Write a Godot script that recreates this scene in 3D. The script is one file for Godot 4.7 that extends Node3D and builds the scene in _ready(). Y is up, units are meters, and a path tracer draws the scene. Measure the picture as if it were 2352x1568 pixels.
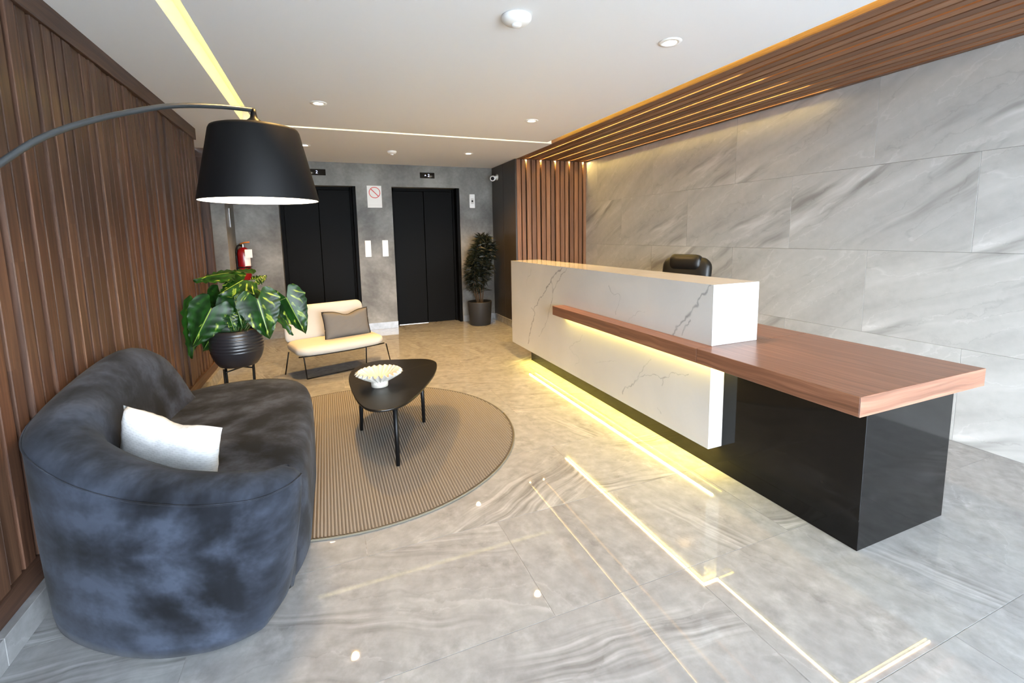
extends Node3D
# Hotel-style lobby: reception desk on the right, curved sofa and coffee table on the left, two lifts at the back.
# x to the right, y up, -z into the room; the lens stands at (0, 1.4, 0).

var T := {}      # textures
var M := {}      # materials
var rng := RandomNumberGenerator.new()
var used := {}

const CEIL := 2.471

# ------------------------------------------------------------------ mesh builder
class MB:
	var st := SurfaceTool.new()
	var tris := PackedVector3Array()
	var uvs := PackedVector2Array()
	var flat := true
	func tri(a: Vector3, b: Vector3, c: Vector3, ua := Vector2.ZERO, ub := Vector2.ZERO, uc := Vector2.ZERO) -> void:
		tris.append(a); tris.append(b); tris.append(c)
		uvs.append(ua); uvs.append(ub); uvs.append(uc)
	# a quad whose outside is on the side of n
	func quad(a: Vector3, b: Vector3, c: Vector3, d: Vector3, n: Vector3, ua := Vector2.ZERO, ub := Vector2.ZERO, uc := Vector2.ZERO, ud := Vector2.ZERO) -> void:
		if (c - a).cross(b - a).dot(n) >= 0.0:
			tri(a, b, c, ua, ub, uc); tri(a, c, d, ua, uc, ud)
		else:
			tri(a, c, b, ua, uc, ub); tri(a, d, c, ua, ud, uc)
	func volume() -> float:
		var v := 0.0
		for i in range(0, tris.size(), 3):
			v += tris[i].dot(tris[i + 1].cross(tris[i + 2]))
		return v
	func mesh(smooth := false, orient := false) -> ArrayMesh:
		if orient and volume() > 0.0:      # clockwise fronts give a negative sum
			for i in range(0, tris.size(), 3):
				var t := tris[i + 1]; tris[i + 1] = tris[i + 2]; tris[i + 2] = t
				var u := uvs[i + 1]; uvs[i + 1] = uvs[i + 2]; uvs[i + 2] = u
		st.begin(Mesh.PRIMITIVE_TRIANGLES)
		st.set_smooth_group(0 if smooth else -1)
		for i in tris.size():
			st.set_uv(uvs[i])
			st.add_vertex(tris[i])
		st.generate_normals()
		st.index()
		return st.commit()

# uv in metres, v running along the grain axis (0 x, 1 y, 2 z)
func uvm(p: Vector3, ax: int, grain: int) -> Vector2:
	var o := [0, 1, 2]
	o.erase(ax)
	if grain == ax or grain == o[1]:
		return Vector2(p[o[0]], p[o[1]])
	return Vector2(p[o[1]], p[o[0]])

# box with chamfered edges
func bx(b: MB, lo: Vector3, hi: Vector3, c := 0.0, grain := 1, off := Vector3.ZERO) -> void:
	c = minf(c, minf(hi.x - lo.x, minf(hi.y - lo.y, hi.z - lo.z)) * 0.45)
	for ax in 3:
		var o := [0, 1, 2]
		o.erase(ax)
		for s in [0, 1]:
			var n := Vector3.ZERO
			n[ax] = 1.0 if s else -1.0
			var q := []
			for k in [[0, 0], [1, 0], [1, 1], [0, 1]]:
				var p := Vector3.ZERO
				p[ax] = hi[ax] if s else lo[ax]
				p[o[0]] = (hi[o[0]] - c) if k[0] else (lo[o[0]] + c)
				p[o[1]] = (hi[o[1]] - c) if k[1] else (lo[o[1]] + c)
				q.append(p)
			b.quad(q[0], q[1], q[2], q[3], n, uvm(q[0] + off, ax, grain), uvm(q[1] + off, ax, grain), uvm(q[2] + off, ax, grain), uvm(q[3] + off, ax, grain))
	if c <= 0.0:
		return
	for ax in 3:                       # edges along ax
		var o := [0, 1, 2]
		o.erase(ax)
		for s in [[0, 0], [0, 1], [1, 0], [1, 1]]:
			var n := Vector3.ZERO
			n[o[0]] = 1.0 if s[0] else -1.0
			n[o[1]] = 1.0 if s[1] else -1.0
			var e0 := Vector3.ZERO
			var e1 := Vector3.ZERO
			e0[o[0]] = hi[o[0]] if s[0] else lo[o[0]]
			e0[o[1]] = (hi[o[1]] - c) if s[1] else (lo[o[1]] + c)
			e1[o[0]] = (hi[o[0]] - c) if s[0] else (lo[o[0]] + c)
			e1[o[1]] = hi[o[1]] if s[1] else lo[o[1]]
			var a := e0
			var d := e1
			a[ax] = lo[ax] + c; d[ax] = lo[ax] + c
			var a2 := e0
			var d2 := e1
			a2[ax] = hi[ax] - c; d2[ax] = hi[ax] - c
			b.quad(a, a2, d2, d, n, uvm(a + off, o[0], grain), uvm(a2 + off, o[0], grain), uvm(d2 + off, o[0], grain), uvm(d + off, o[0], grain))
	for i in 8:
		var s := Vector3(1 if i & 1 else -1, 1 if i & 2 else -1, 1 if i & 4 else -1)
		var k := Vector3(hi.x if s.x > 0 else lo.x, hi.y if s.y > 0 else lo.y, hi.z if s.z > 0 else lo.z)
		var a := k - Vector3(0, s.y, s.z) * c
		var e := k - Vector3(s.x, 0, s.z) * c
		var d := k - Vector3(s.x, s.y, 0) * c
		if (d - a).cross(e - a).dot(s) < 0.0:
			var t := e; e = d; d = t
		b.tri(a, e, d, uvm(a + off, 0, grain), uvm(e + off, 0, grain), uvm(d + off, 0, grain))

# rings of equal length joined to a skin; wrap closes each ring
func skin(b: MB, rings: Array, wrap := true, cap0 := true, cap1 := true, us := 1.0, vs := 1.0) -> void:
	var m: int = rings[0].size()
	var last := m if wrap else m - 1
	for i in rings.size() - 1:
		for j in last:
			var k := (j + 1) % m
			var u0 := us * j / m
			var u1 := us * (j + 1) / m
			var v0 := vs * i / (rings.size() - 1)
			var v1 := vs * (i + 1) / (rings.size() - 1)
			b.tri(rings[i][j], rings[i + 1][j], rings[i + 1][k], Vector2(u0, v0), Vector2(u0, v1), Vector2(u1, v1))
			b.tri(rings[i][j], rings[i + 1][k], rings[i][k], Vector2(u0, v0), Vector2(u1, v1), Vector2(u1, v0))
	for e in [0, 1]:
		if (e == 0 and not cap0) or (e == 1 and not cap1):
			continue
		var r: Array = rings[0] if e == 0 else rings[-1]
		var mid := Vector3.ZERO
		for p in r:
			mid += p
		mid /= m
		for j in m:
			if e == 0:
				b.tri(mid, r[j], r[(j + 1) % m])
			else:
				b.tri(mid, r[(j + 1) % m], r[j])

func lathe(b: MB, prof: Array, at := Vector3.ZERO, seg := 40, caps := true) -> void:
	var rings := []
	for p in prof:
		var r := []
		for j in seg:
			var a := TAU * j / seg
			r.append(at + Vector3(cos(a) * p.x, p.y, sin(a) * p.x))
		rings.append(r)
	skin(b, rings, true, caps, caps)

func tube(b: MB, pts: Array, rad, seg := 10, flatx := 1.0) -> void:
	var rings := []
	var up := Vector3.UP
	for i in pts.size():
		var d: Vector3 = (pts[mini(i + 1, pts.size() - 1)] - pts[maxi(i - 1, 0)]).normalized()
		var s := d.cross(up)
		if s.length() < 0.05:
			s = d.cross(Vector3.RIGHT)
		s = s.normalized()
		var n := s.cross(d).normalized()
		var r: float = rad[i] if rad is Array else rad
		var ring := []
		for j in seg:
			var a := TAU * j / seg
			ring.append(pts[i] + s * cos(a) * r * flatx + n * sin(a) * r)
		rings.append(ring)
	skin(b, rings)

func spline(pts: Array, per: int, closed := false) -> Array:
	var out := []
	var n := pts.size()
	var cnt := n if closed else n - 1
	for i in cnt:
		var p0 = pts[(i - 1 + n) % n] if closed else pts[maxi(i - 1, 0)]
		var p1 = pts[i]
		var p2 = pts[(i + 1) % n]
		var p3 = pts[(i + 2) % n] if closed else pts[mini(i + 2, n - 1)]
		for k in per:
			var t := float(k) / per
			out.append(0.5 * ((2.0 * p1) + (p2 - p0) * t + (2.0 * p0 - 5.0 * p1 + 4.0 * p2 - p3) * t * t + (3.0 * p1 - p0 - 3.0 * p2 + p3) * t * t * t))
	if not closed:
		out.append(pts[-1])
	return out

# ------------------------------------------------------------------ nodes
func numbered(called: String) -> String:
	if not used.has(called):
		used[called] = 0
		return called
	used[called] += 1
	return "%s_%03d" % [called, used[called]]

func part(called: String, mesh: Mesh, m: Material, parent: Node, at := Vector3.ZERO) -> MeshInstance3D:
	var o := MeshInstance3D.new()
	o.name = called
	o.mesh = mesh
	o.material_override = m
	o.position = at
	parent.add_child(o, true)
	return o

func thing(called: String, label: String, category: String, at := Vector3.ZERO, turn := 0.0, group := "") -> Node3D:
	var o := Node3D.new()
	o.name = numbered(called)
	add_child(o)
	o.position = at
	o.rotation.y = turn
	o.set_meta("label", label)
	o.set_meta("category", category)
	if group:
		o.set_meta("group", group)
	return o

func setting(called: String, label: String, category: String) -> Node3D:
	var o := thing(called, label, category)
	o.set_meta("kind", "structure")
	return o

func box_part(called: String, lo: Vector3, hi: Vector3, m: Material, parent: Node, c := 0.002, grain := 1, off := Vector3.ZERO) -> MeshInstance3D:
	var b := MB.new()
	bx(b, lo, hi, c, grain, off)
	return part(called, b.mesh(), m, parent)

func area(called: String, at: Vector3, dir: Vector3, up: Vector3, size: Vector2, col: Color, energy: float, parent: Node) -> void:
	var l := AreaLight3D.new()
	l.name = called
	l.area_size = size
	l.light_color = col
	l.light_energy = energy
	l.shadow_enabled = true
	l.basis = Basis.looking_at(dir, up)
	l.position = at
	l.area_range = 20.0
	parent.add_child(l, true)

# ------------------------------------------------------------------ textures
func noise(sd: int, freq: float, oct := 4, kind := FastNoiseLite.TYPE_SIMPLEX_SMOOTH) -> FastNoiseLite:
	var n := FastNoiseLite.new()
	n.seed = sd
	n.noise_type = kind
	n.frequency = freq
	n.fractal_type = FastNoiseLite.FRACTAL_FBM if oct > 1 else FastNoiseLite.FRACTAL_NONE
	n.fractal_octaves = oct
	return n

func to_tex(data: PackedByteArray, w: int, h: int) -> ImageTexture:
	return ImageTexture.create_from_image(Image.create_from_data(w, h, false, Image.FORMAT_RGB8, data))

# bedded stone: soft bands that run along ang, patches of fine parallel lines, fine mottling, thin veins
func stone(w: int, h: int, wm: float, hm: float, sd: int, ang: float, lo: Color, mid: Color, hi: Color, band: float, fibre: float, vein: float, cloud: float, warp: float, grain := 15.0) -> ImageTexture:
	var d := PackedByteArray()
	d.resize(w * h * 3)
	var n1 := noise(sd, 1.0, 3)
	var n2 := noise(sd + 1, 1.0, 4)
	var n3 := noise(sd + 2, 1.0, 3)
	var n4 := noise(sd + 3, 10.0, 6)
	n4.fractal_gain = 0.62
	var n5 := noise(sd + 4, 3.0, 2)
	var ca := cos(ang)
	var sa := sin(ang)
	var i := 0
	for y in h:
		for x in w:
			var u := wm * x / w
			var v := hm * y / h
			var s := u * ca + v * sa
			var t := -u * sa + v * ca
			t += warp * n1.get_noise_2d(s * 1.6, t * 1.6)
			var bandv := n2.get_noise_2d(s * 0.55, t * 4.2)
			var fib := n3.get_noise_2d(s * 1.6 + 9.0, t * grain)
			var cl := n4.get_noise_2d(u, v)
			cl = cl * (0.6 + 1.2 * absf(n5.get_noise_2d(u, v))) + 0.25 * n5.get_noise_2d(u + 20.0, v)
			var rv := absf(n1.get_noise_2d(s * 0.6 + 31.0, t * 3.1 + cl * 0.10))
			var ve := clampf(1.0 - rv * 30.0, 0.0, 1.0)
			var streak := smoothstep(0.05, 0.36, n2.get_noise_2d(s * 0.35 + 50.0, t * 1.9))
			var val := 0.5 + band * bandv * (0.35 + streak) + fibre * fib * (0.15 + 1.6 * streak) + cloud * cl * (1.15 - 0.4 * streak)
			val += vein * ve * (1.0 if bandv > 0.0 else -0.8)
			val = clampf(val, 0.0, 1.0)
			var c := lo.lerp(mid, val * 2.0) if val < 0.5 else mid.lerp(hi, val * 2.0 - 1.0)
			d[i] = int(c.r * 255.0); d[i + 1] = int(c.g * 255.0); d[i + 2] = int(c.b * 255.0)
			i += 3
	return to_tex(d, w, h)

# wood with its grain along v
func wood(w: int, h: int, sd: int, lo: Color, mid: Color, hi: Color, con := 0.55) -> ImageTexture:
	var d := PackedByteArray()
	d.resize(w * h * 3)
	var n1 := noise(sd, 1.0, 3)
	var n2 := noise(sd + 5, 1.0, 2)
	var n3 := noise(sd + 9, 1.0, 2)
	var i := 0
	for y in h:
		for x in w:
			var u := 0.5 * x / w
			var v := 2.0 * y / h
			var wob := 0.012 * n3.get_noise_2d(u * 6.0, v * 2.2)
			var a := n1.get_noise_2d((u + wob) * 38.0, v * 0.9)
			var g := n2.get_noise_2d((u + wob) * 190.0, v * 2.6)
			var val := clampf(0.5 + a * con + g * 0.26, 0.0, 1.0)
			var c := lo.lerp(mid, val * 2.0) if val < 0.5 else mid.lerp(hi, val * 2.0 - 1.0)
			d[i] = int(c.r * 255.0); d[i + 1] = int(c.g * 255.0); d[i + 2] = int(c.b * 255.0)
			i += 3
	return to_tex(d, w, h)

func blotch(w: int, sd: int, f1: float, f2: float, lo: Color, hi: Color, fine: float, hard := 1.0) -> ImageTexture:
	var d := PackedByteArray()
	d.resize(w * w * 3)
	var n1 := noise(sd, f1, 6)
	n1.fractal_gain = 0.56
	var n2 := noise(sd + 1, f2, 2)
	var i := 0
	for y in w:
		for x in w:
			# folded so that the tile repeats without a seam
			var fx := absf(2.0 * x / w - 1.0)
			var fy := absf(2.0 * y / w - 1.0)
			var v := 0.5 + hard * 0.8 * n1.get_noise_2d(fx + 0.35 * fy, fy) + fine * n2.get_noise_2d(float(x) / w, float(y) / w)
			var c := lo.lerp(hi, clampf(v, 0.0, 1.0))
			d[i] = int(c.r * 255.0); d[i + 1] = int(c.g * 255.0); d[i + 2] = int(c.b * 255.0)
			i += 3
	return to_tex(d, w, w)

# white slab with the grey veins of the reception desk; veins are polylines in metres on the slab
func marble(w: int, h: int, x0: float, y0: float, wm: float, hm: float, veins: Array, sd: int) -> ImageTexture:
	var d := PackedFloat32Array()
	d.resize(w * h)
	var nc := noise(sd, 1.4, 3)
	for y in h:
		for x in w:
			d[y * w + x] = 1.0 - 0.035 * clampf(0.5 + nc.get_noise_2d(wm * x / w, hm * y / h), 0.0, 1.0)
	var nj := noise(sd + 4, 9.0, 4)
	var nw := noise(sd + 6, 5.0, 3)
	for ve in veins:
		var pts: Array = ve[0]
		var line := spline(pts.map(func(p): return Vector2(p[0], p[1])), 60)
		for q in line.size():
			var p: Vector2 = line[q]
			p += Vector2(nj.get_noise_2d(p.x, p.y), nj.get_noise_2d(p.x + 40.0, p.y)) * 0.024
			var wid: float = ve[1] * 0.62 * (0.55 + 0.9 * absf(nw.get_noise_2d(p.x * 1.5, p.y * 1.5 + 7.0)) * 2.0)
			var dark: float = ve[2] * 0.54 * (0.45 + 0.55 * clampf(0.6 + nw.get_noise_2d(p.x * 2.0 + 5.0, p.y), 0.0, 1.0))
			var cxp := (p.x - x0) / wm * w
			var cyp := h - (p.y - y0) / hm * h
			var rx := maxf(wid / wm * w, 1.2)
			var ry := maxf(wid / hm * h, 1.2)
			for yy in range(maxi(0, int(cyp - ry * 2.0)), mini(h, int(cyp + ry * 2.0) + 2)):
				for xx in range(maxi(0, int(cxp - rx * 2.0)), mini(w, int(cxp + rx * 2.0) + 2)):
					var e := pow((xx - cxp) / rx, 2.0) + pow((yy - cyp) / ry, 2.0)
					var k := dark * exp(-e * 1.6)
					d[yy * w + xx] = minf(d[yy * w + xx], (1.0 - k))
	var o := PackedByteArray()
	o.resize(w * h * 3)
	for i in w * h:
		var v := d[i]
		o[i * 3] = int(clampf(v * 190.0, 0.0, 255.0))
		o[i * 3 + 1] = int(clampf(v * 190.0 + (1.0 - v) * 3.0, 0.0, 255.0))
		o[i * 3 + 2] = int(clampf(v * 188.0 + (1.0 - v) * 8.0, 0.0, 255.0))
	return to_tex(o, w, h)

func mat(called: String, col: Color, rough: float, spec := 0.5, metal := 0.0) -> StandardMaterial3D:
	var m := StandardMaterial3D.new()
	m.resource_name = called
	m.albedo_color = col
	m.roughness = rough
	m.metallic_specular = spec
	m.metallic = metal
	M[called] = m
	return m

func tmat(called: String, t: Texture2D, rough: float, scale: Vector3, off := Vector3.ZERO, tint := Color.WHITE) -> StandardMaterial3D:
	var m := mat(called, tint, rough)
	m.albedo_texture = t
	m.uv1_scale = scale
	m.uv1_offset = off
	return m

func glow(called: String, col: Color, energy: float) -> StandardMaterial3D:
	var m := mat(called, col, 0.5)
	m.emission_enabled = true
	m.emission = col
	m.emission_energy_multiplier = energy
	return m

func c8(r: int, g: int, b: int) -> Color:
	return Color8(r, g, b)

# ------------------------------------------------------------------ materials
func make_materials() -> void:
	for k in 4:
		T["floor%d" % k] = stone(1024, 512, 1.22, 0.61, 11 + k * 17, [0.35, 1.25, -0.5, 0.15][k], c8(100, 99, 98), c8(131, 131, 131), c8(161, 162, 162), 0.20, 0.30, 0.14, 0.25, 0.045, 30.0)
		var fm := tmat("floor%d" % k, T["floor%d" % k], 0.015, Vector3(1 / 1.22, 1 / 0.61, 1))
		fm.metallic_specular = 0.5
		T["wallt%d" % k] = stone(1024, 512, 1.235, 0.617, 211 + k * 13, [0.45, 0.62, 0.38, 0.55][k], c8(136, 134, 130), c8(174, 173, 169), c8(205, 204, 201), 0.52, 0.18, 0.16, 0.08, 0.035)
		tmat("wallt%d" % k, T["wallt%d" % k], 0.42, Vector3(1 / 1.235, 1 / 0.617, 1))
	mat("grout", c8(140, 138, 135), 0.8)
	for k in 3:
		T["walnut%d" % k] = wood(256, 1024, 71 + k * 9, c8(56, 38, 29), c8(80, 56, 43), c8(106, 77, 60))
	for k in 6:
		var tint: Color = [Color(1, 1, 1), Color(0.90, 0.90, 0.90), Color(1.0, 0.97, 0.94), Color(0.95, 0.93, 0.91), Color(0.86, 0.85, 0.84), Color(1.0, 1.0, 0.97)][k]
		tmat("walnut%d" % k, T["walnut%d" % (k % 3)], 0.45, Vector3(2.0, 0.5, 1), Vector3(0.17 * k, 0.23 * k, 0), tint)
	T["counter"] = wood(512, 1024, 301, c8(94, 62, 45), c8(118, 80, 60), c8(144, 103, 80))
	tmat("counter", T["counter"], 0.28, Vector3(1.6, 0.5, 1))
	tmat("counter_edge_daylit", T["counter"], 0.3, Vector3(1.6, 0.5, 1), Vector3(0.3, 0.1, 0), Color(1.06, 1.08, 1.12))  # counter wood tinted paler: daylight on the short end painted into the colour
	T["amber"] = wood(256, 1024, 333, c8(92, 62, 42), c8(130, 91, 63), c8(162, 120, 87), 0.30)
	for k in 4:
		tmat("amber%d" % k, T["amber"], 0.45, Vector3(2.0, 0.5, 1), Vector3(0.21 * k, 0.31 * k, 0), [Color(1, 1, 1), Color(0.88, 0.86, 0.84), Color(1, 0.97, 0.93), Color(0.8, 0.78, 0.76)][k])
	var f := [
		[[[3.635, 1.099], [3.816, 0.996], [3.933, 0.898], [4.066, 0.775], [4.234, 0.64], [4.235, 0.608], [4.236, 0.55], [4.333, 0.403], [4.402, 0.216]], 0.013, 0.55],
		[[[3.545, 1.094], [3.647, 1.015], [3.768, 0.92], [3.806, 0.853], [3.846, 0.743], [3.912, 0.638], [3.968, 0.52], [4.139, 0.363]], 0.011, 0.42],
		[[[3.842, 0.971], [3.83, 0.908], [3.806, 0.853]], 0.014, 0.38],
		[[[4.235, 0.614], [4.27, 0.62], [4.31, 0.629]], 0.009, 0.45],
		[[[4.297, 1.054], [4.329, 1.001], [4.426, 0.915], [4.412, 0.851]], 0.008, 0.30],
		[[[2.895, 1.018], [2.854, 0.958], [2.762, 0.932], [2.805, 0.799]], 0.007, 0.28],
		[[[1.903, 1.107], [1.989, 1.018], [2.042, 0.947], [2.109, 0.885], [2.158, 0.824], [2.198, 0.771]], 0.012, 0.50],
		[[[2.069, 0.892], [2.097, 0.843], [2.135, 0.776]], 0.009, 0.42],
		[[[2.483, 0.874], [2.57, 0.83], [2.656, 0.774]], 0.005, 0.22],
		[[[2.399, 0.565], [2.473, 0.487], [2.524, 0.404], [2.605, 0.327], [2.719, 0.226]], 0.011, 0.38],
		[[[2.511, 0.403], [2.372, 0.46], [2.289, 0.463], [2.189, 0.516], [2.066, 0.551]], 0.007, 0.40],
		[[[2.283, 0.465], [2.282, 0.44], [2.281, 0.417]], 0.006, 0.35],
		[[[3.085, 0.354], [2.831, 0.439], [2.784, 0.442]], 0.006, 0.28],
		[[[3.275, 0.548], [3.356, 0.478], [3.506, 0.391], [3.398, 0.35], [3.335, 0.322], [3.419, 0.251]], 0.006, 0.20],
		[[[2.317, 0.256], [2.30, 0.24], [2.287, 0.226]], 0.008, 0.25],
	]
	T["marble"] = marble(2048, 656, 1.892, 0.155, 2.968, 0.95, f, 5)
	# the front face runs along -z: u grows with z, so it is laid out with its sign turned
	var mm := tmat("marble", T["marble"], 0.1, Vector3(1.0, 1.0, 1))
	mm.metallic_specular = 0.5
	var e := [[[[2.004, 1.095], [2.08, 1.022], [2.159, 0.925], [2.211, 0.849], [2.274, 0.764]], 0.011, 0.22]]
	T["marble_end"] = marble(256, 256, 1.962, 0.761, 0.345, 0.344, e, 8)
	tmat("marble_end", T["marble_end"], 0.1, Vector3(1, 1, 1))
	T["black"] = stone(512, 256, 1.3, 0.68, 401, 0.15, c8(8, 8, 8), c8(14, 13, 13), c8(26, 25, 25), 0.35, 0.35, 0.0, 0.2, 0.06)
	tmat("black_stone", T["black"], 0.07, Vector3(1 / 1.3, 1 / 0.68, 1)).metallic_specular = 0.36
	T["concrete"] = blotch(512, 51, 1.6, 40.0, c8(84, 82, 78), c8(142, 141, 136), 0.10)
	var cm := tmat("concrete", T["concrete"], 0.55, Vector3(0.45, 0.45, 0.45))
	cm.uv1_triplanar = true
	cm.uv1_world_triplanar = true
	T["velvet"] = blotch(512, 91, 2.3, 60.0, c8(9, 10, 13), c8(52, 58, 70), 0.10, 1.5)
	var vm := tmat("velvet", T["velvet"], 0.85, Vector3(0.75, 0.75, 0.75), Vector3(0.13, 0.21, 0.4))
	vm.uv1_triplanar = true
	vm.rim_enabled = true
	vm.rim = 0.06
	vm.rim_tint = 0.4
	vm.metallic_specular = 0.25
	mat("ceiling", c8(222, 222, 222), 0.9, 0.3)
	mat("white_plastic", c8(236, 236, 234), 0.4)
	mat("white_paper", c8(240, 239, 236), 0.8, 0.3)
	mat("red_print", c8(222, 92, 92), 0.8, 0.3)
	mat("pale_print", c8(205, 203, 200), 0.8, 0.3)
	var dm := mat("door_black", c8(14, 14, 14), 0.5)
	dm.metallic_specular = 0.16
	mat("frame_black", c8(10, 10, 10), 0.5, 0.15)
	mat("dark_panel", c8(52, 46, 41), 0.35)
	mat("black_metal", c8(9, 9, 10), 0.42, 0.3)
	mat("lamp_metal", c8(44, 47, 49), 0.35)
	mat("shade_black", c8(10, 10, 11), 0.55, 0.28)
	mat("shade_inner", c8(245, 243, 236), 0.8, 0.3)
	mat("table_black", c8(15, 14, 13), 0.34, 0.36)
	mat("table_vein", c8(82, 77, 70), 0.3)
	mat("ceramic", c8(186, 181, 171), 0.45)
	mat("rug_rib", c8(120, 115, 109), 0.95, 0.2)
	mat("rug_base", c8(92, 88, 83), 0.95, 0.2)
	mat("rug_edge", c8(92, 88, 78), 0.95, 0.2)
	mat("cream", c8(176, 171, 162), 0.85, 0.25)
	mat("grey_linen", c8(96, 93, 90), 0.9, 0.2)
	mat("dark_piping", c8(34, 32, 33), 0.9, 0.2)
	var kd := PackedByteArray()
	kd.resize(128 * 128 * 3)
	var kn := noise(900, 0.09, 2)
	for y in 128:
		for x in 128:
			var row := int(y / 8.0)
			var dash := 1.0 if (y % 8) < 4 and ((x + row * 11) % 20) < 13 else 0.0
			var v := int(205.0 - 20.0 * dash * (0.5 + 0.5 * kn.get_noise_2d(x, y)) + 6.0 * kn.get_noise_2d(x * 3.0, y * 3.0))
			for c in 3:
				kd[(y * 128 + x) * 3 + c] = v
	tmat("white_linen", to_tex(kd, 128, 128), 0.9, Vector3(2.6, 1.8, 1)).metallic_specular = 0.2
	mat("pot_black", c8(28, 28, 32), 0.34)
	mat("pot_grey", c8(38, 38, 39), 0.6)
	mat("soil", c8(38, 28, 20), 0.95)
	mat("leather", c8(9, 8, 7), 0.45)
	mat("red_paint", c8(128, 8, 16), 0.22)
	mat("chrome", c8(190, 190, 190), 0.2, 0.5, 1.0)
	mat("orange_plastic", c8(214, 120, 32), 0.5)
	mat("screen_black", c8(10, 10, 12), 0.06)
	mat("lens_black", c8(12, 12, 14), 0.1)
	mat("threshold", c8(170, 168, 164), 0.3, 0.5, 1.0)
	mat("bounce_pavement", c8(206, 205, 202), 0.9)  # kept pale so the added ground throws more skylight inside
	mat("steel_grey", c8(96, 96, 98), 0.4, 0.5, 0.6)
	glow("led_yellow", Color(1.0, 0.93, 0.62), 40.0)
	glow("led_cove", Color(1.0, 0.94, 0.64), 2.0)
	glow("led_amber", Color(1.0, 0.80, 0.36), 5.0)
	glow("lamp_bulb", Color(1.0, 0.96, 0.86), 14.0)
	glow("downlight_lens", Color(1.0, 0.95, 0.86), 22.0)
	glow("display_digit", Color(0.86, 0.88, 1.0), 1.6)
	# leaves: dark green with yellow-green splashes along the side veins
	for k in 2:
		var w := 256
		var d := PackedByteArray()
		d.resize(w * w * 3)
		var n1 := noise(600 + k, 5.0, 3)
		var n2 := noise(610 + k, 2.0, 3)
		var i := 0
		for y in w:
			for x in w:
				var u := absf(2.0 * x / w - 1.0)
				var v := float(y) / w
				var rib := 0.5 + 0.5 * cos((v * 7.0 - u * 2.2) * TAU)
				var sp := clampf((n1.get_noise_2d(u * 0.25, (v - u * 0.3) * 0.9 + (3.0 if x > w / 2 else 0.0)) - (0.27 if k == 0 else 0.45)) * 5.0, 0.0, 1.0)
				var c := c8(10, 32, 9).lerp(c8(26, 64, 17), clampf(0.5 + n2.get_noise_2d(u, v) + 0.18 * rib, 0.0, 1.0))
				c = c.lerp(c8(150, 162, 58), sp * (0.55 + 0.45 * rib))
				if u < 0.03 and v < 0.95:
					c = c8(122, 148, 60)
				d[i] = int(c.r * 255.0); d[i + 1] = int(c.g * 255.0); d[i + 2] = int(c.b * 255.0)
				i += 3
		T["leaf%d" % k] = to_tex(d, w, w)
		var lm := tmat("leaf%d" % k, T["leaf%d" % k], 0.38, Vector3.ONE)
		lm.metallic_specular = 0.38
		lm.backlight_enabled = true
		lm.backlight = Color(0.16, 0.2, 0.06)
	mat("stem_green", c8(62, 84, 34), 0.5)
	mat("bark", c8(82, 62, 42), 0.8)
	var sm := mat("shrub_leaf", c8(9, 17, 8), 0.5)
	sm.backlight_enabled = true
	sm.backlight = Color(0.12, 0.16, 0.06)

# ------------------------------------------------------------------ _ready
func _ready() -> void:
	rng.seed = 7
	var cam := Camera3D.new()
	cam.name = "camera"
	add_child(cam)
	cam.projection = Camera3D.PROJECTION_FRUSTUM
	cam.near = 0.05
	cam.far = 100.0
	cam.size = 1568.0 / 1048.55 * cam.near
	cam.frustum_offset = Vector2((1176.0 - 1174.04) / 1048.55, -(784.0 - 667.19) / 1048.55) * cam.near
	cam.transform = Transform3D(Basis(Vector3(0.9264988, -0.01853472, 0.37584096), Vector3(0.0627807, 0.99240124, -0.10582233), Vector3(-0.37102365, 0.12163982, 0.92062218)), Vector3(0, 1.4, 0))
	cam.current = true
	# daylight: a bright overcast sky that comes in through the open entrance behind the lens
	var env := Environment.new()
	env.background_mode = Environment.BG_SKY
	var sky := Sky.new()
	var sm := ProceduralSkyMaterial.new()
	sm.sky_top_color = Color(0.86, 0.93, 1.0)
	sm.sky_horizon_color = Color(0.94, 0.97, 1.0)
	sm.ground_bottom_color = Color(0.55, 0.56, 0.57)
	sm.ground_horizon_color = Color(0.75, 0.77, 0.78)
	sm.sky_energy_multiplier = 4.35
	sm.ground_energy_multiplier = 1.5
	sky.sky_material = sm
	env.sky = sky
	env.tonemap_mode = Environment.TONE_MAPPER_LINEAR
	env.tonemap_exposure = 1.24
	env.sdfgi_enabled = true
	env.ssao_enabled = true
	env.ssil_enabled = true
	var we := WorldEnvironment.new()
	we.name = "world"
	we.environment = env
	add_child(we)
	make_materials()
	print("materials ", Time.get_ticks_msec())
	build_floor()
	build_ceiling()
	build_walls()
	build_lifts()
	build_desk()
	print("shell ", Time.get_ticks_msec())
	build_rug()
	build_sofa()
	build_table()
	build_lounge_chair()
	build_arc_lamp()
	build_office_chair()
	build_bowl_plant()
	build_corner_plant()
	build_small()
	print("done ", Time.get_ticks_msec())

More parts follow.
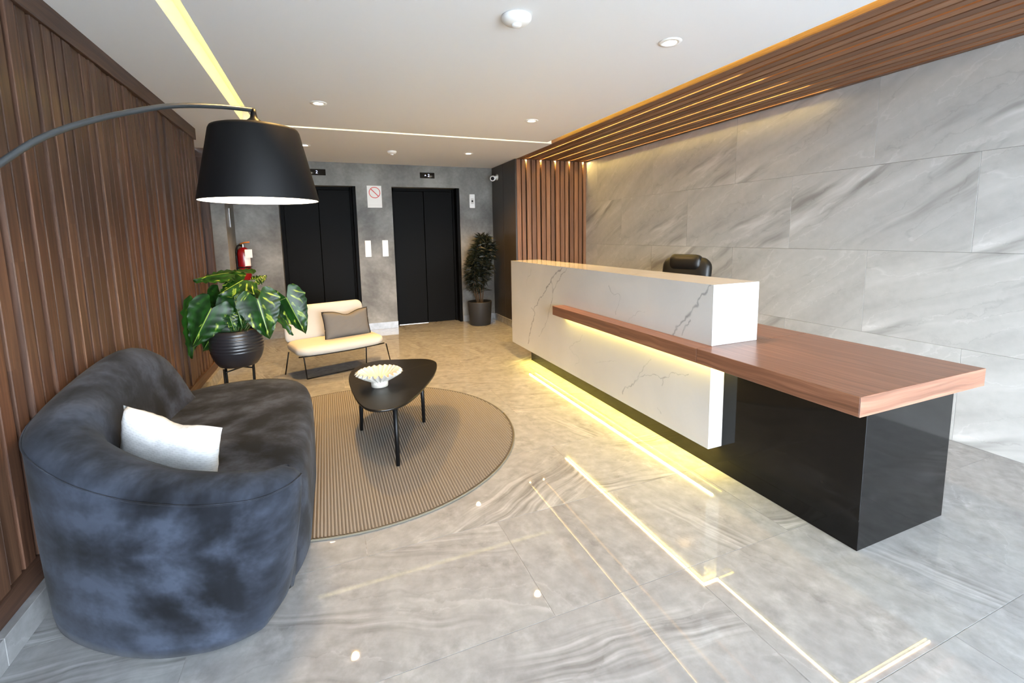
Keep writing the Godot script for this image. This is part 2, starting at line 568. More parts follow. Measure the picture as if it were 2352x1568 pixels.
# ------------------------------------------------------------------ shell
func build_floor() -> void:
	var fl := setting("floor", "polished grey stone tile floor", "floor")
	box_part("screed", Vector3(-2.0, -0.12, -7.6), Vector3(4.0, -0.0015, 3.0), M.grout, fl, 0.0)
	var meshes := {}
	var row := 0
	var z := 1.36 - 0.612 * 7.0
	while z < 7.45:
		var x: float = 0.09 - 1.225 * 2.0 - (0.6125 if row % 2 == 1 else 0.0)
		while x < 3.75:
			var x0 := maxf(x, -1.6)
			var x1 := minf(x + 1.225, 3.75)
			if x1 - x0 > 0.02:
				var k := "%.3f" % (x1 - x0)
				if not meshes.has(k):
					var b := MB.new()
					bx(b, Vector3(0, -0.012, 0), Vector3(x1 - x0 - 0.0016, 0, 0.612 - 0.0016), 0.0004, 2)
					meshes[k] = b.mesh()
				part("tile", meshes[k], M["floor%d" % rng.randi_range(0, 3)], fl, Vector3(x0, 0, -(z + 0.612)))
			x += 1.225
		z += 0.612
		row += 1
	var pv := setting("trim_1", "unseen pale ground added outside the entrance to bounce skylight indoors", "bounce_pavement")
	box_part("bounce_pavement", Vector3(-6, -0.12, 3.02), Vector3(9, -0.02, 14), M.bounce_pavement, pv, 0.0)  # added out of view to bounce skylight up to the ceiling

func build_ceiling() -> void:
	var ce := setting("ceiling", "flat white ceiling with recessed light slots", "ceiling")
	var y0 := CEIL
	var y1 := CEIL + 0.13
	for r in [[-1.35, -0.636, 7.5, -3.0], [-0.535, 2.50, 4.975, -3.0], [-0.636, 2.60, 7.5, 5.035], [2.60, 4.0, 7.5, 6.19]]:
		box_part("ceiling_panel", Vector3(r[0], y0, -r[2]), Vector3(r[1], y1, -r[3]), M.ceiling, ce, 0.001)
	box_part("slot_cover", Vector3(-1.5, y1 + 0.001, -7.6), Vector3(4.1, y1 + 0.1, 3.1), M.ceiling, ce, 0.0)
	# slatted wooden soffit above the desk
	var so := Node3D.new()
	so.name = "soffit"
	ce.add_child(so)
	box_part("backing", Vector3(2.60, y0 + 0.032, -6.19), Vector3(3.78, y1, 3.0), M.frame_black, so, 0.0)
	box_part("side_board", Vector3(2.585, y0, -5.035), Vector3(2.60, y1 - 0.005, 3.0), M.amber0, so, 0.001, 2)
	var pitch := 0.0785
	var x := 2.602
	for k in 15:
		var wide := k in [1, 4, 7, 10, 13]       # a light line runs in the gap after these
		var x1 := minf(x + (0.056 if wide else 0.064), 3.752)
		if x1 - x < 0.01:
			break
		box_part("slat", Vector3(x, y0, -6.16), Vector3(x1, y0 + 0.031, 3.0), M["amber%d" % ((k * 5 + 1) % 4)], so, 0.002, 2, Vector3(k * 0.13, 0, k * 0.7))
		if wide:
			var lx := (x1 + x + pitch) * 0.5
			box_part("led_strip", Vector3(lx - 0.005, y0 + 0.024, -6.185), Vector3(lx + 0.005, y0 + 0.030, -0.6), M.led_amber, so, 0.0)
			area("led_light", Vector3(lx, y0 + 0.022, -4.3), Vector3.DOWN, Vector3.FORWARD, Vector2(0.009, 3.6), Color(1.0, 0.86, 0.52), 0.6, so)
		x += pitch
	# light tapes hidden in the slots
	box_part("led_strip", Vector3(-0.541, y0 + 0.075, -4.97), Vector3(-0.536, y0 + 0.087, 1.3), M.led_cove, ce, 0.0)
	area("led_light", Vector3(-0.544, y0 + 0.081, -1.83), Vector3.LEFT, Vector3.UP, Vector2(6.2, 0.014), Color(1.0, 0.92, 0.52), 0.42, ce)
	box_part("led_strip", Vector3(-0.53, y0 + 0.075, -4.982), Vector3(2.49, y0 + 0.087, -4.976), M.led_cove, ce, 0.0)
	area("led_light", Vector3(0.98, y0 + 0.081, -4.985), Vector3.FORWARD, Vector3.UP, Vector2(3.0, 0.014), Color(1.0, 0.93, 0.62), 0.4, ce)
	box_part("led_strip", Vector3(2.501, y0 + 0.075, -4.97), Vector3(2.506, y0 + 0.087, 1.3), M.led_amber, ce, 0.0)
	area("led_light", Vector3(2.509, y0 + 0.081, -1.83), Vector3.RIGHT, Vector3.UP, Vector2(6.2, 0.014), Color(1.0, 0.90, 0.36), 0.55, ce)

func build_walls() -> void:
	# right: big stone tiles
	var wr := setting("wall_right", "grey bedded stone tile wall behind the desk", "wall")
	box_part("backing", Vector3(3.762, 0, -6.4), Vector3(3.95, CEIL + 0.13, 3.0), M.grout, wr, 0.0)
	var meshes := {}
	for r in 4:
		var z := (2.17 if r % 2 == 1 else 1.575) - 1.225 * 5.0
		while z < 6.16:
			var z0 := maxf(z, -3.0)
			var z1 := minf(z + 1.225, 6.165)
			if z1 - z0 > 0.03:
				var k := "%.3f" % (z1 - z0)
				if not meshes.has(k):
					var b := MB.new()
					bx(b, Vector3.ZERO, Vector3(0.012, 0.6165, z1 - z0 - 0.0015), 0.0008, 1)
					meshes[k] = b.mesh()
				part("tile", meshes[k], M["wallt%d" % rng.randi_range(0, 3)], wr, Vector3(3.75, r * 0.6178, -z1))
			z += 1.225
	# left: walnut slats between two rails
	var wl := setting("wall_left", "walnut slatted wall behind the sofa", "wall")
	box_part("backing", Vector3(-1.35, 0.1, -5.355), Vector3(-1.135, CEIL, 3.0), M.walnut4, wl, 0.001)
	box_part("top_rail", Vector3(-1.135, 2.365, -5.36), Vector3(-1.092, CEIL, 3.0), M.walnut1, wl, 0.002, 2)
	box_part("bottom_rail", Vector3(-1.135, 0.105, -5.36), Vector3(-1.095, 0.19, 3.0), M.walnut1, wl, 0.002, 2)
	var lens := []
	for k in 3:
		var b := MB.new()
		bx(b, Vector3(-0.03, 0, -0.068), Vector3([0.0, 0.006, -0.006][k], 2.175, 0), 0.003, 1, Vector3(k * 0.31, k * 0.4, k * 0.17))
		lens.append(b.mesh())
	var z := -2.9
	var i := 0
	while z < 5.30:
		part("slat", lens[rng.randi_range(0, 2)], M["walnut%d" % rng.randi_range(0, 5)], wl, Vector3(-1.108, 0.19, -z))
		z += 0.0885
		i += 1
	# a set-back stretch of the same slats, seen end-on past the first
	var w2 := setting("wall_end", "narrow walnut slatted return beyond the left wall", "wall")
	box_part("backing", Vector3(-1.75, 0.0, -6.8), Vector3(-1.26, CEIL, -6.45), M.walnut4, w2, 0.001)
	box_part("top_rail", Vector3(-1.55, 2.365, -6.47), Vector3(-1.25, CEIL, -6.44), M.walnut1, w2, 0.002, 0)
	for k in 3:
		box_part("slat", Vector3(-1.32 - k * 0.0885, 0.0, -6.46), Vector3(-1.25 - k * 0.0885, 2.365, -6.43), M["walnut%d" % (k + 1)], w2, 0.003, 1, Vector3(k, 0, 0))
	box_part("side_wall", Vector3(-1.6, 0.0, -6.46), Vector3(-1.36, CEIL, -5.36), M.walnut0, w2, 0.001)
	# stone skirting in front of the slats
	var bl := setting("baseboard_left", "grey stone skirting below the walnut slats", "skirting")
	var zz := -2.9
	while zz < 5.3:
		var z1 := minf(zz + 1.2, 5.36)
		box_part("tile", Vector3(-1.135, 0, -z1 + 0.001), Vector3(-1.066, 0.104, -zz - 0.001), M["floor%d" % (int(zz * 3.0 + 12.0) % 4)], bl, 0.0015, 2)
		zz += 1.2
	# back: grey cement wall with two lift openings
	var wb := setting("wall_back", "grey polished cement wall with the lifts", "wall")
	for r in [[-1.7, -0.564, 0.0, CEIL], [-0.564, 0.459, 2.145, CEIL], [0.459, 0.973, 0.0, CEIL], [0.973, 2.022, 2.145, CEIL], [2.022, 2.75, 0.0, CEIL]]:
		box_part("wall_panel", Vector3(r[0], r[2], -7.5), Vector3(r[1], r[3], -7.14), M.concrete, wb, 0.0)
	box_part("pier", Vector3(-1.7, 0, -7.14), Vector3(-1.11, CEIL, -6.56), M.concrete, wb, 0.002)
	box_part("pull_handle", Vector3(-1.11, 1.56, -6.79), Vector3(-1.096, 1.80, -6.775), M.chrome, wb, 0.003)
	var bb := setting("baseboard_back", "pale stone skirting along the cement wall", "skirting")
	for r in [[-1.10, -0.57], [0.455, 0.977], [2.018, 2.565]]:
		box_part("tile", Vector3(r[0], 0, -7.139), Vector3(r[1], 0.105, -7.125), M.floor1, bb, 0.0015, 2)
	# dark panelled side of the lift lobby
	var wc := setting("wall_corner", "dark brown panelled wall beside the lift lobby", "wall")
	box_part("panel", Vector3(2.575, 0.0, -6.64), Vector3(2.66, CEIL, -6.165), M.dark_panel, wc, 0.002)
	box_part("panel", Vector3(2.575, 0.0, -7.14), Vector3(2.66, CEIL, -6.644), M.dark_panel, wc, 0.002)
	box_part("skirting", Vector3(2.560, 0, -7.12), Vector3(2.574, 0.105, -6.165), M.floor0, wc, 0.0015, 2)
	# slatted end wall that meets the soffit
	var we := setting("wall_far", "lit walnut slat wall at the far end of the desk", "wall")
	box_part("backing", Vector3(2.58, 0, -6.40), Vector3(3.762, CEIL + 0.02, -6.19), M.frame_black, we, 0.0)
	var x := 2.602
	for k in 15:
		var wide := k in [1, 4, 7, 10, 13]
		var x1 := minf(x + (0.056 if wide else 0.064), 3.75)
		if x1 - x < 0.01:
			break
		box_part("slat", Vector3(x, 0, -6.19), Vector3(x1, CEIL - 0.001, -6.16), M["amber%d" % ((k * 7 + 2) % 4)], we, 0.002, 1, Vector3(k * 0.19, k * 0.5, 0))
		if wide:
			area("led_light", Vector3((x1 + x + 0.0785) * 0.5, CEIL - 0.004, -6.172), Vector3.DOWN, Vector3.FORWARD, Vector2(0.016, 0.02), Color(1.0, 0.86, 0.52), 0.25, we)
		x += 0.0785
	# entrance side behind the viewer: a header over a wide opening
	var wf := setting("wall_front", "plain white header above the open entrance", "wall")
	box_part("header", Vector3(-1.5, CEIL, 3.0), Vector3(4.1, CEIL + 0.4, 3.2), M.ceiling, wf, 0.0)

func build_lifts() -> void:
	var n := 1
	for d in [[-0.564, 0.459, -0.055], [0.973, 2.022, 1.487]]:
		var o := setting("door_%d" % n, "black two-leaf lift door, %s" % ["left, behind the lamp shade", "right, beside the corner plant"][n - 1], "door")
		n += 1
		var x0: float = d[0]
		var x1: float = d[1]
		box_part("shaft_wall", Vector3(x0 - 0.05, -0.01, -7.62), Vector3(x1 + 0.05, 2.3, -7.501), M.frame_black, o, 0.0)
		box_part("jamb", Vector3(x0, 0, -7.50), Vector3(x0 + 0.05, 2.145, -7.318), M.frame_black, o, 0.002)
		box_part("jamb", Vector3(x1 - 0.045, 0, -7.30), Vector3(x1, 2.145, -7.16), M.frame_black, o, 0.002)
		box_part("jamb", Vector3(x1 - 0.075, 0, -7.50), Vector3(x1, 2.145, -7.31), M.frame_black, o, 0.002)
		box_part("lintel", Vector3(x0, 2.10, -7.50), Vector3(x1 - 0.08, 2.145, -7.318), M.frame_black, o, 0.002)
		box_part("leaf", Vector3(x0 + 0.05, 0.008, -7.37), Vector3(d[2] - 0.003, 2.10, -7.345), M.door_black, o, 0.003)
		box_part("leaf", Vector3(d[2] + 0.003, 0.008, -7.36), Vector3(x1 - 0.075, 2.10, -7.335), M.door_black, o, 0.003)
		box_part("threshold", Vector3(x0 + 0.05, 0.0, -7.345), Vector3(d[2], 0.006, -7.318), M.threshold, o, 0.0)
	# floor displays above the doors
	for d in [[-0.155, 0.07, "black floor display showing 2 above the left lift", false], [1.407, 1.632, "black floor display showing an up arrow and 2 above the right lift", true]]:
		var o := thing("floor_display", d[2], "display", Vector3((d[0] + d[1]) * 0.5, 2.283, -7.139), 0.0, "lift floor displays")
		box_part("panel", Vector3(-0.112, 0, 0), Vector3(0.112, 0.085, 0.012), M.screen_black, o, 0.003)
		var tm := TextMesh.new()
		var fo := SystemFont.new()
		fo.font_names = PackedStringArray(["Droid Sans"])
		tm.font = fo
		tm.text = "2"
		tm.font_size = 64
		tm.pixel_size = 0.00085
		tm.depth = 0.001
		var t := part("digit", tm, M.display_digit, o, Vector3(0.02 if d[3] else -0.005, 0.043, 0.0128))
		if d[3]:
			var b := MB.new()
			b.tri(Vector3(-0.045, 0.03, 0), Vector3(-0.031, 0.056, 0), Vector3(-0.031, 0.04, 0))
			b.tri(Vector3(-0.031, 0.04, 0), Vector3(-0.031, 0.056, 0), Vector3(-0.017, 0.03, 0))
			part("arrow", b.mesh(), M.display_digit, o, Vector3(0, 0, 0.0128))

# ------------------------------------------------------------------ reception desk
func marble_box(called: String, lo: Vector3, hi: Vector3, parent: Node) -> void:
	# uv over the whole slab: u along the desk, v up
	var b := MB.new()
	bx(b, lo, hi, 0.0, 1)
	for i in b.tris.size():
		var p := b.tris[i]
		b.uvs[i] = Vector2((-p.z - 1.892) / 2.968, 1.0 - (p.y - 0.155) / 0.95)
	# the top takes the same stone, laid across
	for i in range(0, b.tris.size(), 3):
		if (b.tris[i + 1] - b.tris[i]).cross(b.tris[i + 2] - b.tris[i]).normalized().abs().y > 0.9:
			for k in 3:
				var p := b.tris[i + k]
				b.uvs[i + k] = Vector2(0.35 + (p.x - 1.96) * 0.3, 0.1 + (-p.z - 1.892) * 0.3)
	part(called, b.mesh(), M.marble, parent)

func build_desk() -> void:
	var o := thing("reception_desk", "long white marble reception desk with walnut counter on a black plinth", "desk", Vector3(0, 0, 0))
	box_part("plinth", Vector3(2.065, 0, -4.555), Vector3(2.706, 0.68, -1.147), M.black_stone, o, 0.0015, 1)
	marble_box("front_slab", Vector3(1.962, 0.157, -4.857), Vector3(2.064, 0.679, -1.892), o)
	marble_box("upper_block", Vector3(1.962, 0.762, -4.857), Vector3(2.307, 1.105, -1.892), o)
	marble_box("upper_block_foot", Vector3(1.962, 0.679, -4.857), Vector3(2.307, 0.762, -3.615), o)
	# vein of the short end of the block, laid flush on it as its own facing
	var b := MB.new()
	var z := -1.8915
	b.quad(Vector3(1.9645, 0.7635, z), Vector3(2.3045, 0.7635, z), Vector3(2.3045, 1.1025, z), Vector3(1.9645, 1.1025, z), Vector3.BACK, Vector2(0, 1), Vector2(1, 1), Vector2(1, 0), Vector2(0, 0))
	part("end_facing", b.mesh(), M.marble_end, o)
	# counter: one walnut top that pierces the marble, with a joint
	box_part("counter_top", Vector3(1.851, 0.68, -1.888), Vector3(2.73, 0.761, -1.0575), M.counter, o, 0.0015, 2)
	box_part("edge_band", Vector3(1.851, 0.68, -1.0575), Vector3(2.73, 0.761, -1.0545), M.counter_edge_daylit, o, 0.0008, 0, Vector3(0.4, 0.1, 0))
	box_part("counter_top", Vector3(1.851, 0.68, -3.61), Vector3(2.73, 0.761, -1.890), M.counter, o, 0.0015, 2, Vector3(0.3, 0.2, 0.6))
	box_part("counter_top", Vector3(2.31, 0.68, -4.80), Vector3(2.73, 0.761, -3.612), M.counter, o, 0.0015, 2, Vector3(0.1, 0.2, 0.1))
	# light tapes: under the counter along the marble, its end, the plinth and the plinth's end; under the marble
	var warm := Color(1.0, 0.87, 0.32)
	var strips := [
		[Vector3(1.944, 0.672, -3.56), Vector3(1.953, 0.679, -1.88), 0.4],
		[Vector3(1.944, 0.672, -1.88), Vector3(2.060, 0.679, -1.868), 0.1],
		[Vector3(2.051, 0.672, -1.868), Vector3(2.060, 0.679, -1.140), 0.06],
		[Vector3(2.062, 0.672, -1.142), Vector3(2.70, 0.679, -1.137), 0.05],
		[Vector3(2.026, 0.148, -4.53), Vector3(2.036, 0.1555, -1.91), 2.2],
	]
	for s in strips:
		var sp := box_part("led_strip", s[0], s[1], M.led_yellow, o, 0.0)
		var c: Vector3 = (s[0] + s[1]) * 0.5
		area("led_light", Vector3(c.x, s[0].y - 0.003, c.z), Vector3.DOWN, Vector3.FORWARD, Vector2(s[1].x - s[0].x, s[1].z - s[0].z), warm, s[2], o)

# ------------------------------------------------------------------ lounge
func build_rug() -> void:
	var o := thing("round_rug", "round beige ribbed woven rug under the black coffee table", "rug", Vector3(0.131, 0.0, -3.232))
	var R := 1.087
	var b := MB.new()
	lathe(b, [Vector2(0.0, 0.0005), Vector2(R - 0.004, 0.0005), Vector2(R - 0.004, 0.006), Vector2(0.0, 0.006)], Vector3.ZERO, 96, false)
	part("backing", b.mesh(false, true), M.rug_base, o)
	# ribs run towards the lifts
	var r := MB.new()
	var p := 0.0165
	var x := -R + 0.012
	while x < R - 0.01:
		var h := sqrt(maxf(0.0, (R - 0.008) * (R - 0.008) - (absf(x) + p * 0.35) * (absf(x) + p * 0.35)))
		if h > 0.01:
			var w := p * 0.36
			var prof := [Vector2(-w, 0.0055), Vector2(-w * 0.7, 0.0095), Vector2(0, 0.0115), Vector2(w * 0.7, 0.0095), Vector2(w, 0.0055)]
			for k in 4:
				var a := Vector3(x + prof[k].x, prof[k].y, -h)
				var c := Vector3(x + prof[k + 1].x, prof[k + 1].y, -h)
				r.quad(a, c, Vector3(c.x, c.y, h), Vector3(a.x, a.y, h), Vector3.UP)
		x += p
	var ribs := part("ribs", r.mesh(true), M.rug_rib, o)
	ribs.set_meta("kind", "stuff")
	var e := MB.new()
	var ring := []
	for k in 97:
		var a := TAU * k / 96.0
		ring.append(Vector3(cos(a) * R, 0.006, sin(a) * R))
	tube(e, ring, 0.0058, 8)
	part("edge_binding", e.mesh(true, true), M.rug_edge, o)

func build_sofa() -> void:
	var base := Vector3(-0.6, 0, -2.65)
	var o := thing("curved_sofa", "dark slate-blue velvet curved sofa with a sloping wrap-around back", "sofa", base)
	# --- seat: rounded body over a plan outline (x, forward z)
	var plan := [Vector2(-0.136, 2.28), Vector2(-0.132, 2.55), Vector2(-0.127, 2.8), Vector2(-0.14, 3.1), Vector2(-0.17, 3.32), Vector2(-0.24, 3.48), Vector2(-0.36, 3.59), Vector2(-0.52, 3.64), Vector2(-0.70, 3.63), Vector2(-0.86, 3.56), Vector2(-0.97, 3.43), Vector2(-1.03, 3.22), Vector2(-1.04, 2.9), Vector2(-1.03, 2.5), Vector2(-1.0, 2.2), Vector2(-0.90, 1.98), Vector2(-0.74, 1.84), Vector2(-0.55, 1.745), Vector2(-0.41, 1.735), Vector2(-0.295, 1.785), Vector2(-0.195, 1.915), Vector2(-0.146, 2.08)]
	var line := spline(plan, 6, true)
	var mid := Vector2(-0.58, 2.72)
	var rings := []
	for s in [[0.97, 0.012], [0.985, 0.03], [0.993, 0.12], [1.0, 0.24], [1.0, 0.34], [0.992, 0.37], [0.97, 0.40], [0.935, 0.420], [0.86, 0.432], [0.72, 0.438], [0.5, 0.442], [0.25, 0.444]]:
		var r := []
		for q in line:
			var w: Vector2 = mid + (q - mid) * s[0]
			r.append(Vector3(w.x, s[1], -w.y) - base)
		rings.append(r)
	var b := MB.new()
	skin(b, rings)
	part("seat", b.mesh(true, true), M.velvet, o)
	# --- back: outer outline at the seam, crest height, thickness
	var S := [[-0.142, 1.90, 0.535, 0.08, 0.09], [-0.145, 1.80, 0.568, 0.12, 0.10], [-0.185, 1.71, 0.582, 0.16, 0.10], [-0.27, 1.652, 0.59, 0.19, 0.075], [-0.40, 1.655, 0.60, 0.19, 0.03], [-0.52, 1.685, 0.615, 0.19, 0.012], [-0.66, 1.735, 0.64, 0.195, 0.01], [-0.83, 1.84, 0.68, 0.20, 0.012], [-0.98, 1.98, 0.73, 0.20, 0.015], [-1.055, 2.12, 0.765, 0.20, 0.02], [-1.075, 2.3, 0.80, 0.195, 0.03], [-1.075, 2.65, 0.845, 0.185, 0.04], [-1.065, 2.92, 0.85, 0.18, 0.04], [-1.045, 3.12, 0.76, 0.18, 0.04], [-1.02, 3.28, 0.60, 0.18, 0.05], [-0.985, 3.40, 0.44, 0.17, 0.06]]
	var pts := spline(S.map(func(s): return Vector4(s[0], s[1], s[2], s[3])), 5)
	var ins := spline(S.map(func(s): return s[4]), 5)
	var back := []
	var seam := []
	for i in pts.size():
		var p: Vector4 = pts[i]
		var a: Vector4 = pts[maxi(i - 1, 0)]
		var c: Vector4 = pts[mini(i + 1, pts.size() - 1)]
		var d := Vector2(c.x - a.x, c.y - a.y).normalized()
		var n := Vector2(d.y, -d.x)                      # towards the seat
		if n.dot(mid - Vector2(p.x, p.y)) < 0.0:
			n = -n
		var h := p.z
		var t := p.w
		var g: float = ins[i]
		var prof := [Vector2(g, 0.012), Vector2(g * 0.75, 0.05), Vector2(g * 0.42, 0.18), Vector2(g * 0.14, 0.34), Vector2(0.0, maxf(h - 0.10, 0.36)), Vector2(0.0, h - 0.055), Vector2(0.006, h - 0.042), Vector2(0.022, h - 0.022), Vector2(0.055, h - 0.006), Vector2(t * 0.5, h), Vector2(t * 0.72, h - 0.008), Vector2(t * 0.92, h - 0.032), Vector2(t + 0.015, h - 0.085), Vector2(t + 0.04, lerpf(h - 0.1, 0.42, 0.5)), Vector2(t + 0.055, 0.38), Vector2(t + 0.05, 0.30), Vector2(t, 0.05)]
		var r := []
		# rounded noses at both ends
		var e := minf(i, pts.size() - 1 - i)
		var sh: float = [0.45, 0.78, 0.93, 1.0][mini(e, 3)]
		for q in prof:
			var qq := Vector2(t * 0.5 + (q.x - t * 0.5) * sh, lerpf(0.25, q.y, 0.82 + 0.18 * sh) if q.y > 0.25 else q.y)
			r.append(Vector3(p.x + n.x * qq.x, qq.y, -(p.y + n.y * qq.x)) - base)
		back.append(r)
		var sx := t * 0.5 + (0.0 - t * 0.5) * sh - 0.001
		seam.append(Vector3(p.x + n.x * sx, lerpf(0.25, h - 0.052, 0.82 + 0.18 * sh), -(p.y + n.y * sx)) - base)
	var bb := MB.new()
	skin(bb, back)
	var br := part("backrest", bb.mesh(true, true), M.velvet, o)
	var sm := MB.new()
	tube(sm, seam.slice(1, seam.size() - 8), 0.0035, 6)
	part("seam", sm.mesh(true, true), M.velvet, br)

# pillow in its own axes: x along, y up, z through
func pillow(b: MB, w: float, h: float, t: float, ear: float, dent: float, sd: int) -> Array:
	var n := noise(sd, 5.0, 3)
	var N := 22
	var K := 16
	var edge := []
	var front := []
	var backf := []
	for j in K + 1:
		var rf := []
		var rb := []
		for i in N + 1:
			var u := 2.0 * i / N - 1.0
			var v := 2.0 * j / K - 1.0
			var px := u * w * 0.5 * (1.0 - ear * (1.0 - v * v))
			var py := v * h * 0.5 * (1.0 - ear * 1.2 * (1.0 - u * u))
			if v > 0.0:
				py -= dent * v * v * exp(-pow(u * 2.6 - 0.1, 2.0))
			var f := pow(maxf(0.0, 1.0 - u * u * u * u) * maxf(0.0, 1.0 - v * v * v * v), 0.55)
			var z := t * 0.5 * f + 0.010 * f * n.get_noise_2d(u * 0.8, v * 0.8)
			rf.append(Vector3(px, py, z))
			rb.append(Vector3(px, py, -z))
		front.append(rf)
		backf.append(rb)
	for j in K:
		for i in N:
			var uu := Vector2(float(i) / N, float(j) / K)
			b.quad(front[j][i], front[j][i + 1], front[j + 1][i + 1], front[j + 1][i], Vector3.BACK, uu, uu + Vector2(1.0 / N, 0), uu + Vector2(1.0 / N, 1.0 / K), uu + Vector2(0, 1.0 / K))
			b.quad(backf[j][i], backf[j][i + 1], backf[j + 1][i + 1], backf[j + 1][i], Vector3.FORWARD, uu, uu + Vector2(1.0 / N, 0), uu + Vector2(1.0 / N, 1.0 / K), uu + Vector2(0, 1.0 / K))
	for i in N + 1:
		edge.append(front[0][i])
	for j in range(1, K + 1):
		edge.append(front[j][N])
	for i in range(N - 1, -1, -1):
		edge.append(front[K][i])
	for j in range(K - 1, -1, -1):
		edge.append(front[j][0])
	return edge

func build_table() -> void:
	var o := thing("coffee_table", "low black coffee table with a rounded leaf-shaped top on three legs", "table", Vector3(0.4, 0.0125, -3.2))
	var k := 0.985
	var px := [Vector2(0.096, 3.40), Vector2(0.135, 3.60), Vector2(0.24, 3.745), Vector2(0.36, 3.785), Vector2(0.55, 3.73), Vector2(0.70, 3.67), Vector2(0.762, 3.56), Vector2(0.745, 3.42), Vector2(0.68, 3.22), Vector2(0.585, 3.02), Vector2(0.489, 2.845), Vector2(0.39, 2.715), Vector2(0.28, 2.658), Vector2(0.18, 2.70), Vector2(0.125, 2.86), Vector2(0.10, 3.12)]
	var line := spline(px, 6, true)
	var rings := []
	var mid := Vector2(0.38, 3.2)
	for s in [[0.965, 0.366], [0.99, 0.372], [1.0, 0.380], [0.998, 0.384], [0.99, 0.3875]]:
		var r := []
		for q in line:
			var w: Vector2 = mid + (q - mid) * s[0]
			r.append(Vector3(w.x - 0.4, s[1], -w.y + 3.2))
		rings.append(r)
	var b := MB.new()
	skin(b, rings)
	var top := part("table_top", b.mesh(false, true), M.table_black, o)
	for v in [[Vector2(0.13, 3.23), Vector2(0.20, 3.25)], [Vector2(0.40, 3.36), Vector2(0.52, 3.42), Vector2(0.62, 3.47), Vector2(0.735, 3.50)], [Vector2(0.42, 3.62), Vector2(0.50, 3.69)]]:
		var vb := MB.new()
		for i in v.size() - 1:
			var a := Vector3(v[i].x - 0.4, 0.3878, -v[i].y + 3.2)
			var c := Vector3(v[i + 1].x - 0.4, 0.3878, -v[i + 1].y + 3.2)
			var n := (c - a).cross(Vector3.UP).normalized() * 0.0012
			vb.quad(a - n, c - n, c + n, a + n, Vector3.UP)
		part("vein", vb.mesh(), M.table_vein, top)
	for p in [[Vector2(0.329, 2.717), Vector2(0.331, 2.735)], [Vector2(0.161, 3.353), Vector2(0.172, 3.34)], [Vector2(0.606, 3.311), Vector2(0.60, 3.30)]]:
		var l := MB.new()
		tube(l, [Vector3(p[0].x - 0.4, 0.0, 3.2 - p[0].y), Vector3(p[1].x - 0.4, 0.367, 3.2 - p[1].y)], [0.0125, 0.016], 14)
		part("leg", l.mesh(true, true), M.black_metal, o)
	# fluted shell bowl
	var w := thing("shell_bowl", "white ceramic fluted bowl on a short foot on the coffee table", "bowl", Vector3(0.283, 0.4005, -3.115))
	var seg := 120
	var rs := []
	for q in [[0.045, 0.0, 0.0], [0.055, 0.001, 0.0], [0.057, 0.03, 0.0], [0.056, 0.038, 0.02], [0.075, 0.052, 0.075], [0.105, 0.072, 0.085], [0.130, 0.090, 0.085], [0.143, 0.100, 0.085], [0.147, 0.104, 0.085], [0.143, 0.103, 0.085], [0.128, 0.094, 0.085], [0.098, 0.076, 0.085], [0.06, 0.058, 0.04], [0.01, 0.05, 0.0]]:
		var r := []
		for j in seg:
			var a := TAU * j / seg
			var fl := cos(a * 24.0)
			var rad: float = q[0] * (1.0 + q[2] * fl)
			r.append(Vector3(cos(a) * rad, q[1] - q[2] * 0.10 * fl * (q[0] / 0.147), sin(a) * rad))
		rs.append(r)
	var wb := MB.new()
	skin(wb, rs)
	part("bowl", wb.mesh(true, true), M.ceramic, w)

func rounded_slab(w: float, d: float, rad: float, layers: Array, bow: float) -> MB:
	# rounded rectangle in x/z, front edge bowed out; layers: [scale-in, y]
	var out := []
	for k in 4:
		var cxs: float = [1, -1, -1, 1][k]
		var czs: float = [1, 1, -1, -1][k]
		for j in 9:
			var a := PI / 2.0 * (k + j / 8.0)
			out.append(Vector2(cxs * (w * 0.5 - rad) + cos(a) * rad, czs * (d * 0.5 - rad) + sin(a) * rad))
		# points along the straight runs so that the bow is smooth
		var nx: float = [-1, -1, 1, 1][k]
		if k == 0 or k == 2:
			for j in range(1, 8):
				var t := j / 8.0
				out.append(Vector2(lerpf(cxs * (w * 0.5 - rad), -cxs * (w * 0.5 - rad), t), czs * d * 0.5))
	var b := MB.new()
	var rings := []
	for l in layers:
		var r := []
		for p in out:
			var q: Vector2 = p
			var zz := q.y
			if zz > 0.0:
				zz += bow * (1.0 - pow(q.x / (w * 0.5), 2.0)) * (zz / (d * 0.5))
			var sx: float = (w * 0.5 - l[0]) / (w * 0.5)
			var sz: float = (d * 0.5 - l[0]) / (d * 0.5)
			var sag: float = l[2] if l.size() > 2 else 0.0
			r.append(Vector3(q.x * sx, l[1] + sag * pow(q.x / (w * 0.5), 2.0), zz * sz))
		rings.append(r)
	skin(b, rings)
	return b

